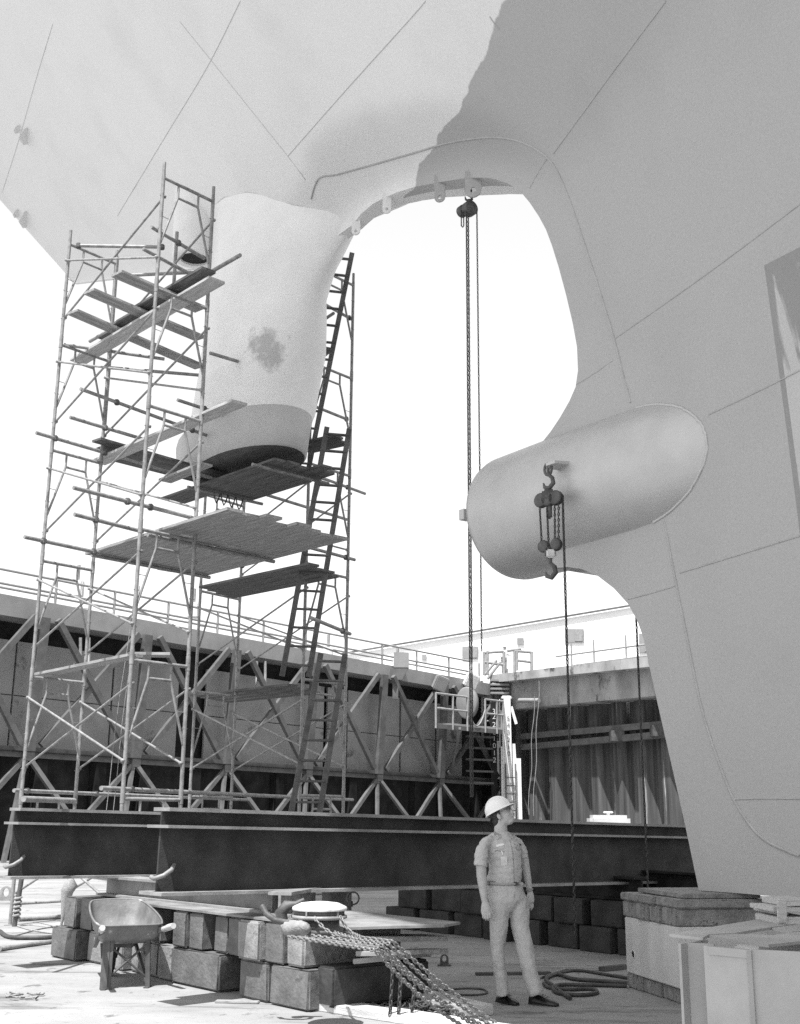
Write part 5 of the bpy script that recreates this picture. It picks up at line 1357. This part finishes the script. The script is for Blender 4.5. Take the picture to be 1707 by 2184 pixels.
def ball(c, rx, ry, rz, q=None, n=16):
    rows = []
    q = q or Matrix.Identity(3)
    for i in range(1, 12):
        th = math.pi*i/12
        rows.append([c + q @ Vector((rx*math.sin(th)*math.cos(2*math.pi*k/n), ry*math.sin(th)*math.sin(2*math.pi*k/n), rz*math.cos(th))) for k in range(n)])
    mb = MB().grid(rows, closed=True)
    t, b = c + q @ Vector((0, 0, rz)), c + q @ Vector((0, 0, -rz))
    mb.add([t] + rows[0], [(0, 1 + k, 1 + (k+1) % n) for k in range(n)]); mb.add([b] + rows[-1], [(0, 1 + (k+1) % n, 1 + k) for k in range(n)])
    return mb
def fuse(parts, vox, smooth=4, f=.5):
    mb = MB()
    for p in parts: mb.add(p.v, p.f)
    me = mb.mesh('fuse'); bm = bmesh.new(); bm.from_mesh(me); bmesh.ops.recalc_face_normals(bm, faces=bm.faces); bm.to_mesh(me); bm.free()
    o = bpy.data.objects.new('fuse', me); COL.objects.link(o)
    m = o.modifiers.new('r', 'REMESH'); m.mode = 'VOXEL'; m.voxel_size = vox
    s = o.modifiers.new('s', 'SMOOTH'); s.iterations = smooth; s.factor = f
    out = bpy.data.meshes.new_from_object(o.evaluated_get(bpy.context.evaluated_depsgraph_get()))
    bpy.data.objects.remove(o)
    for p in out.polygons: p.use_smooth = True
    return out
M['skin'] = mat('skin', .38, .46, 12, .55, 0, .05, 60)
M['khaki'] = mat('khaki_cloth', .42, .48, 7, .9, 0, .25, 40)
M['shoe'] = mat('polished_shoe', .012, .02, 8, .25)
M['hair'] = mat('dark_hair', .02, .04, 40, .6, 0, .4, 90)
M['hat'] = mat('white_hard_hat', .80, .84, 3, .35)
P_ = root('person', 'man in khaki uniform and white hard hat, standing and looking up at the ship', 'person', loc=(mp(560, 2010).x, MY, 0))
def kid(name, me, m, par=None, **kw):
    o = put(name, me, M[m] if isinstance(m, str) else m, par or P_, **kw)
    if par is None: o.matrix_parent_inverse = Matrix.Translation(-Vector(P_.location))
    return o
def ring(zx, zy, w_, b, dy=0.0): return (mp(zx, zy, dy), w_*PX, b)
# --- head frame
hf = Vector((.86, -.30, .44)).normalized(); hu = (Vector((-.38, .13, .91))); hu = (hu - hf*hu.dot(hf)).normalized(); hr = hf.cross(hu)
HM = Matrix((hf, hr, hu)).transposed()                      # local x forward, y to his right, z up
hc = mp(448, 318, -.0)
def hd(x, y, z): return hc + HM @ Vector((x, y, z))*1.06
body = []
body.append(ball(hd(-.005, 0, .035), .100, .076, .105, HM))                      # cranium
body.append(ball(hd(.028, 0, -.040), .074, .062, .085, HM))                      # face
body.append(ball(hd(.050, 0, -.095), .045, .042, .032, HM))                      # chin
body.append(ball(hd(.0, 0, -.075), .066, .060, .04, HM))                         # jaw
body.append(loft([(hd(.086, 0, .01), .011, .011), (hd(.103, 0, -.018), .013, .013), (hd(.110, 0, -.030), .016, .014), (hd(.092, 0, -.042), .017, .010)], 10))   # nose
body.append(loft([(hd(.090, -.018, -.066), .007, .007), (hd(.099, 0, -.062), .010, .009), (hd(.090, .018, -.066), .007, .007)], 8))    # lips
body.append(loft([(hd(.086, -.018, -.078), .007, .007), (hd(.095, 0, -.077), .009, .008), (hd(.086, .018, -.078), .007, .007)], 8))
for s in (-1, 1):
    body.append(ball(hd(-.008, .077*s, -.022), .020, .010, .034, HM))            # ears
    body.append(ball(hd(.058, .035*s, -.035), .026, .022, .022, HM))             # cheeks
body.append(loft([(hd(-.02, 0, -.05), .058, .062), ring(447, 440, 60, .066), ring(450, 500, 66, .07), ring(452, 545, 100, .08)]))   # neck
body.append(loft([ring(450, 540, 150, .09), ring(455, 620, 150, .12), ring(485, 800, 140, .125), ring(480, 920, 140, .125), ring(492, 1020, 145, .13), ring(505, 1100, 140, .12)]))
# arms, down to the wrists
body.append(loft([ring(318, 590, 36, .042, -.12), ring(280, 660, 50, .052, -.15), ring(272, 770, 47, .05, -.17), ring(277, 870, 46, .048, -.17), ring(286, 950, 42, .043, -.18), ring(299, 1040, 35, .035, -.19), ring(308, 1105, 29, .027, -.195)]))
body.append(loft([ring(605, 585, 32, .042, .10), ring(640, 640, 42, .05, .12), ring(664, 740, 37, .045, .13), ring(679, 840, 35, .043, .13), ring(690, 910, 33, .04, .12), ring(700, 970, 27, .03, .11), ring(706, 1010, 24, .026, .105)]))
# hands: palm, four fingers of different lengths, thumb
def finger(pts, r):
    return loft([(p, r*(1 - .12*i), r*(1 - .12*i)) for i, p in enumerate(pts)], 10)
body.append(loft([ring(309, 1098, 30, .026, -.195), ring(314, 1140, 43, .030, -.20), ring(318, 1180, 50, .030, -.20), ring(322, 1208, 46, .026, -.20)]))
for (x0, x1, x2, l, dz) in ((291, 288, 295, 46, 0), (310, 310, 315, 56, .0), (330, 332, 336, 56, .0), (349, 354, 355, 48, .0)):
    body.append(finger([mp(x0, 1190, -.205), mp((x0+x1)/2, 1190 + l*.45, -.222), mp(x1, 1190 + l, -.222), mp(x2, 1190 + l*1.28, -.200), mp(x2+2, 1190 + l*1.2, -.178)], .0118))
body.append(finger([mp(338, 1125, -.19), mp(362, 1160, -.20), mp(372, 1200, -.205), mp(374, 1235, -.20)], .0115))
body.append(loft([ring(707, 1005, 25, .025, .105), ring(711, 1040, 33, .028, .10), ring(714, 1080, 35, .028, .10), ring(716, 1105, 30, .024, .10)]))
for (x0, x1, x2, l, dy) in ((694, 690, 688, 60, .085), (707, 706, 700, 72, .10), (721, 724, 714, 70, .112), (731, 734, 726, 56, .12)):
    body.append(finger([mp(x0, 1090, dy), mp((x0+x1)/2, 1090 + l*.5, dy - .01), mp(x1, 1090 + l, dy - .012), mp(x2, 1090 + l*1.25, dy)], .0100))
body.append(finger([mp(690, 1035, .085), mp(679, 1068, .07), mp(678, 1105, .065), mp(684, 1130, .065)], .0110))
# legs inside the trousers, ankles
for cs in (((440, 1100, .075, -.03), (425, 1300, .07, -.03), (422, 1520, .052, -.03), (445, 1760, .046, -.03), (465, 1930, .036, -.02)), ((590, 1100, .078, .02), (620, 1300, .072, .0), (670, 1520, .054, -.03), (722, 1760, .046, -.06), (768, 1925, .036, -.08))):
    body.append(loft([(mp(a, b, d), r, r) for a, b, r, d in cs]))
BODY = kid('body', fuse(body, .0055, 3, .4), 'skin')
# --- face details
put('eyes', MB().tube([hd(.081, -.042, .012), hd(.091, -.030, .012), hd(.089, -.018, .012)], .006, 6), M['hair'], BODY)
put('eyes', MB().tube([hd(.081, .042, .012), hd(.091, .030, .012), hd(.089, .018, .012)], .006, 6), M['hair'], BODY)
put('mouth_line', MB().tube([hd(.088, -.024, -.072), hd(.099, 0, -.070), hd(.088, .024, -.072)], .0035, 6), mat('lip_line', .10), BODY)
gl = MB()
for s in (-1, 1):
    gl.tube([hd(.100 - .002*math.cos(t)**2, .033*s + .024*math.cos(t), .008 + .020*math.sin(t)) for t in [2*math.pi*k/16 for k in range(16)]], .0028, 6, closed=True)
    gl.tube([hd(.097, .057*s, .012), hd(.06, .074*s, .012), hd(.0, .082*s, .006)], .0028, 6)
gl.tube([hd(.101, -.010, .012), hd(.106, 0, .014), hd(.101, .010, .012)], .0028, 6)
kid('glasses', gl, mat('spectacle_frame', .10, .14, 5, .3, .6), BODY)
hair = [ball(hd(-.030, 0, .018), .082, .081, .085, HM)]
kid('hair', fuse(hair + [ball(hd(-.058, 0, -.050), .052, .066, .058, HM)] + [loft([(hd(.012, .077*s, .03), .012, .008), (hd(.008, .078*s, -.01), .009, .006)], 8) for s in (-1, 1)], .006, 2), 'hair')
# --- hard hat
hat = MB(); n = 32; rows = []; HZ = .048
for i in range(10):
    t = (math.pi/2)*i/9
    rows.append([hd((.126 if math.cos(2*math.pi*k/n) > 0 else .128)*math.cos(t)*math.cos(2*math.pi*k/n) - .006, .105*math.cos(t)*math.sin(2*math.pi*k/n), HZ + .112*math.sin(t)) for k in range(n)])
br = []
for e in (1.0, 1.12):
    br.append([hd(.126*math.cos(a)*(1 + (e-1)*(3.4 if math.cos(a) > 0 else .35)*abs(math.cos(a)) + (e-1)*.4) - .006, .105*math.sin(a)*(1 + (e-1)*.8), HZ - (.004 if e == 1 else .016)) for a in [2*math.pi*k/n for k in range(n)]])
hat.grid(rows[::-1] + [br[0], br[1], [p - hu*.005 for p in br[1]], [p - hu*.010 for p in br[0]]], closed=True)
HAT = kid('hard_hat', hat, 'hat')
put('ridge', MB().tube([hd(.118*math.cos(t) - .006, 0, HZ + .113*math.sin(t)) for t in [math.pi*k/20 for k in range(1, 20)]], .010, 8), M['hat'], HAT)
put('suspension', MB().tube([hd(-.09, -.05, -.005), hd(-.125, 0, -.02), hd(-.09, .05, -.005)], .008, 6), M['hair'], HAT)
# --- shirt
NS = lambda p, s=9, a=.006: a*noise.noise(p*s)
def folds(me, amp, sc, stretch=(1, 1, 1)):
    for v in me.vertices:
        p = Vector((v.co.x*stretch[0], v.co.y*stretch[1], v.co.z*stretch[2])); v.co += v.normal*(amp*noise.noise(p*sc) + amp*.5*noise.noise(p*sc*2.3))
    me.update()
sh = [loft([ring(449, 478, 70, .075), ring(450, 508, 105, .088), ring(449, 530, 128, .10), ring(449, 560, 158, .115), ring(450, 590, 172, .125), ring(460, 640, 170, .135), ring(482, 720, 156, .142), ring(488, 790, 152, .145), ring(484, 860, 156, .146), ring(478, 905, 160, .145), ring(477, 925, 156, .138)], 28)]
sh.append(loft([ring(372, 556, 40, .06, -.05), ring(312, 585, 50, .066, -.10), ring(284, 632, 58, .068, -.14), ring(272, 700, 62, .068, -.16), ring(266, 782, 66, .068, -.17)]))
sh.append(loft([ring(556, 552, 40, .06, .05), ring(606, 582, 42, .062, .10), ring(634, 632, 46, .062, .12), ring(657, 705, 44, .06, .13)]))
me = fuse(sh, .008, 4, .5); folds(me, .011, 10, (1, 1, 2.2))
SHIRT = kid('shirt', me, 'khaki')
# front of the shirt: small things sit on its surface
dg = bpy.context.evaluated_depsgraph_get(); dg.update()
from mathutils.bvhtree import BVHTree
bv = BVHTree.FromPolygons([v.co[:] for v in me.vertices], [p.vertices[:] for p in me.polygons])
def onshirt(zx, zy, lift=.004, bvh=None):
    a = mp(zx, zy, 0); o = Vector((0, 0, H)); d = (a - o).normalized()
    h = (bvh or bv).ray_cast(o, d)
    return h[0] - d*lift if h[0] else a - d*.16
def patch(name, zx, zy, w_, h_, m, tilt=0.0, par=None, th=.003):
    c = math.cos(tilt); s = math.sin(tilt); q = [(-w_/2, -h_/2), (w_/2, -h_/2), (w_/2, h_/2), (-w_/2, h_/2)]
    P = [onshirt(zx + x*c - y*s, zy + x*s + y*c) for x, y in q]
    return kid(name, MB().prism(P, Vector((0, -th, 0))), m, par)
patch('name_tag', 441, 594, 68, 20, 'white', -.25)
patch('badge_clip', 460, 662, 10, 40, 'white', -.3); patch('id_badge', 476, 736, 58, 82, 'white_worn', -.07)
patch('ribbon_bar', 600, 588, 56, 14, 'hair', .05); patch('collar_insignia', 414, 512, 14, 14, 'white')
def seamline(pts, r=.0022, m='fold'):
    P = []
    for a, b in zip(pts, pts[1:]):
        for k in range(5): P.append(onshirt(a[0] + (b[0]-a[0])*k/5, a[1] + (b[1]-a[1])*k/5, .0012))
    P.append(onshirt(*pts[-1], .0012)); kid('shirt_seam', MB().tube(P, r, 5), m, SHIRT)
M['fold'] = mat('khaki_seam', .16, .19, 7, .9)
seamline([(528, 545), (552, 650), (562, 780), (566, 905)]); seamline([(398, 655), (402, 640), (480, 655), (476, 660)]); seamline([(580, 620), (600, 640), (640, 632)])
# collar
for s, px in ((-1, ((390, 470), (385, 505), (412, 548), (452, 512), (450, 505))), (1, ((512, 478), (516, 505), (552, 548), (556, 512), (530, 490)))):
    P = [onshirt(x, y, .007) for x, y in px]; kid('collar', MB().prism(P, Vector((0, -.006, 0))), 'khaki', SHIRT)
# --- trousers
tr = [loft([ring(477, 915, 158, .14), ring(482, 965, 166, .146), ring(494, 1040, 174, .15), ring(506, 1095, 170, .148), ring(516, 1140, 130, .12), ring(526, 1185, 70, .08)], 28)]
tr.append(loft([ring(442, 1070, 108, .125, -.02), ring(436, 1180, 96, .115, -.03), ring(428, 1320, 81, .10, -.03), ring(421, 1500, 64, .085, -.03), ring(434, 1690, 62, .08, -.03), ring(450, 1830, 63, .08, -.03), ring(462, 1900, 66, .083, -.03), ring(468, 1925, 66, .083, -.03)]))
tr.append(loft([ring(588, 1070, 96, .125, .03), ring(612, 1190, 92, .112, .02), ring(620, 1320, 86, .10, .0), ring(655, 1480, 80, .09, -.03), ring(692, 1660, 74, .083, -.06), ring(730, 1810, 70, .082, -.08), ring(758, 1890, 69, .083, -.09), ring(768, 1915, 69, .083, -.09)]))
me = fuse(tr, .009, 4, .5); folds(me, .010, 8, (1.3, 1.3, 1.0))
TROU = kid('trousers', me, 'khaki')
bt2 = BVHTree.FromPolygons([v.co[:] for v in me.vertices], [p.vertices[:] for p in me.polygons])
P = [onshirt(320 + 316*k/16, 936 + 6*math.sin(math.pi*k/16), .003, bt2) for k in range(17)]
BELT = kid('belt', MB().tube(P, .014, 8), mat('khaki_belt', .28, .32, 20, .8)); BELT.scale = (1, 1, 1)
q = onshirt(580, 938, .012, bt2); kid('belt_buckle', MB().cham(q, .042, .012, .036, b=.004), 'shoe', BELT)
for px in ([(580, 965), (566, 1060), (545, 1150)], [(640, 985), (668, 1040)]):
    PP = [onshirt(x, y, .001, bt2) for x, y in px]; kid('trouser_seam', MB().tube(PP, .002, 5), 'fold', TROU)
# --- watch and shoes
wc_ = mp(704, 992, .108); kid('wrist_watch', MB().tube([wc_ + Vector((.030*math.cos(t), .030*math.sin(t), .006*math.cos(t))) for t in [2*math.pi*k/18 for k in range(18)]], .008, 6, closed=True).cham(wc_ + Vector((.0, -.034, 0)), .03, .01, .03, b=.004), M['tube'])
def shoe(heel, toe):
    heel, toe = Vector(heel), Vector(toe); d = toe - heel; L = d.length; d.normalize(); y = Vector((-d.y, d.x, 0))
    parts = []
    rows = []
    for f, hw, top in ((0, .030, .070), (.08, .036, .085), (.25, .038, .095), (.42, .040, .085), (.58, .046, .062), (.75, .050, .050), (.9, .042, .042), (1, .022, .030)):
        c = heel + d*L*f; prof = [(-hw, .004), (-hw*1.04, .018), (-hw*.9, top*.6), (-hw*.45, top*.95), (0, top), (hw*.45, top*.95), (hw*.9, top*.6), (hw*1.04, .018), (hw, .004)]
        rows.append([c + y*a + Vector((0, 0, b)) for a, b in prof])
    mb = MB().grid(rows, closed=True); mb.add(rows[0], [tuple(range(8, -1, -1))]); mb.add(rows[-1], [tuple(range(9))])
    return mb
for nm, (hz, tz) in enumerate((((425, 1985), (592, 2022)), ((706, 2005), (958, 2030)))):
    a = onz(960.96 + hz[0]*.24, 1659.8 + hz[1]*.24, 0); b = onz(960.96 + tz[0]*.24, 1659.8 + tz[1]*.24, 0)
    if nm == 0: b = a + (b-a).normalized()*.30
    sh_ = kid('shoe', shoe(a, b), 'shoe')
    d = (b-a).normalized(); c = a.lerp(b, .46) + Vector((0, 0, .088)); y = Vector((-d.y, d.x, 0))
    for k in range(3): put('lace', MB().tube([c + d*(.022*k) - y*.022 - Vector((0, 0, .008*k)), c + d*(.022*k + .005) + Vector((0, 0, .006 - .008*k)), c + d*(.022*k) + y*.022 - Vector((0, 0, .008*k))], .003, 5), M['hair'], sh_)
    put('sole', MB().prism([a - d*.006 - y*.033, a + (b-a)*.7 - y*.052, b - d*.02 - y*.030, b + d*.006, b - d*.02 + y*.030, a + (b-a)*.7 + y*.052, a - d*.006 + y*.033], (0, 0, .012)), M['rubber'], sh_)
# --- onlooker far away at the head of the corner
oy = 68.6; oc = at(1075.5, 1437, oy)
O_ = root('person', 'distant worker in white hat and shirt behind the rails on the dock corner', 'person', loc=oc)
def ol(zx, zz): return Vector((zx, 0, zz))
put('body', fuse([ball(ol(.06, 1.52), .10, .11, .13), loft([(ol(.03, 1.42), .07, .07), (ol(.02, 1.3), .16, .11), (ol(0, .9), .16, .11), (ol(.0, .75), .16, .12)]),
    loft([(ol(-.05, .8), .09, .09), (ol(-.06, .4), .07, .07), (ol(-.09, .02), .05, .06)]), loft([(ol(.07, .8), .09, .09), (ol(.07, .4), .07, .07), (ol(.08, .02), .05, .06)]),
    loft([(ol(-.17, 1.3), .06, .06), (ol(-.22, 1.05), .05, .05), (Vector((-.05, -.2, .95)), .04, .04)]), loft([(ol(.2, 1.3), .06, .06), (ol(.27, 1.08), .05, .05), (Vector((.42, -.2, 1.05)), .04, .04)])], .025, 2), M['skin'], O_)
put('shirt', fuse([loft([(ol(.03, 1.42), .08, .08), (ol(.02, 1.32), .19, .13), (ol(0, 1.0), .19, .14), (ol(0, .92), .18, .14)]), loft([(ol(-.16, 1.32), .08, .08), (ol(-.22, 1.1), .07, .07)]), loft([(ol(.2, 1.32), .08, .08), (ol(.26, 1.12), .07, .07)])], .02, 2), M['white'], O_)
put('trousers', fuse([loft([(ol(0, .95), .18, .14), (ol(0, .75), .19, .15)]), loft([(ol(-.05, .8), .11, .11), (ol(-.07, .06), .08, .09)]), loft([(ol(.07, .8), .11, .11), (ol(.08, .06), .08, .09)])], .02, 2), M['wall_plate'], O_)
put('hard_hat', MB().lathe(ol(.05, 1.58), [(.19, 0), (.16, .02), (.14, .09), (.08, .15), (0, .16)], 16), M['hat'], O_)
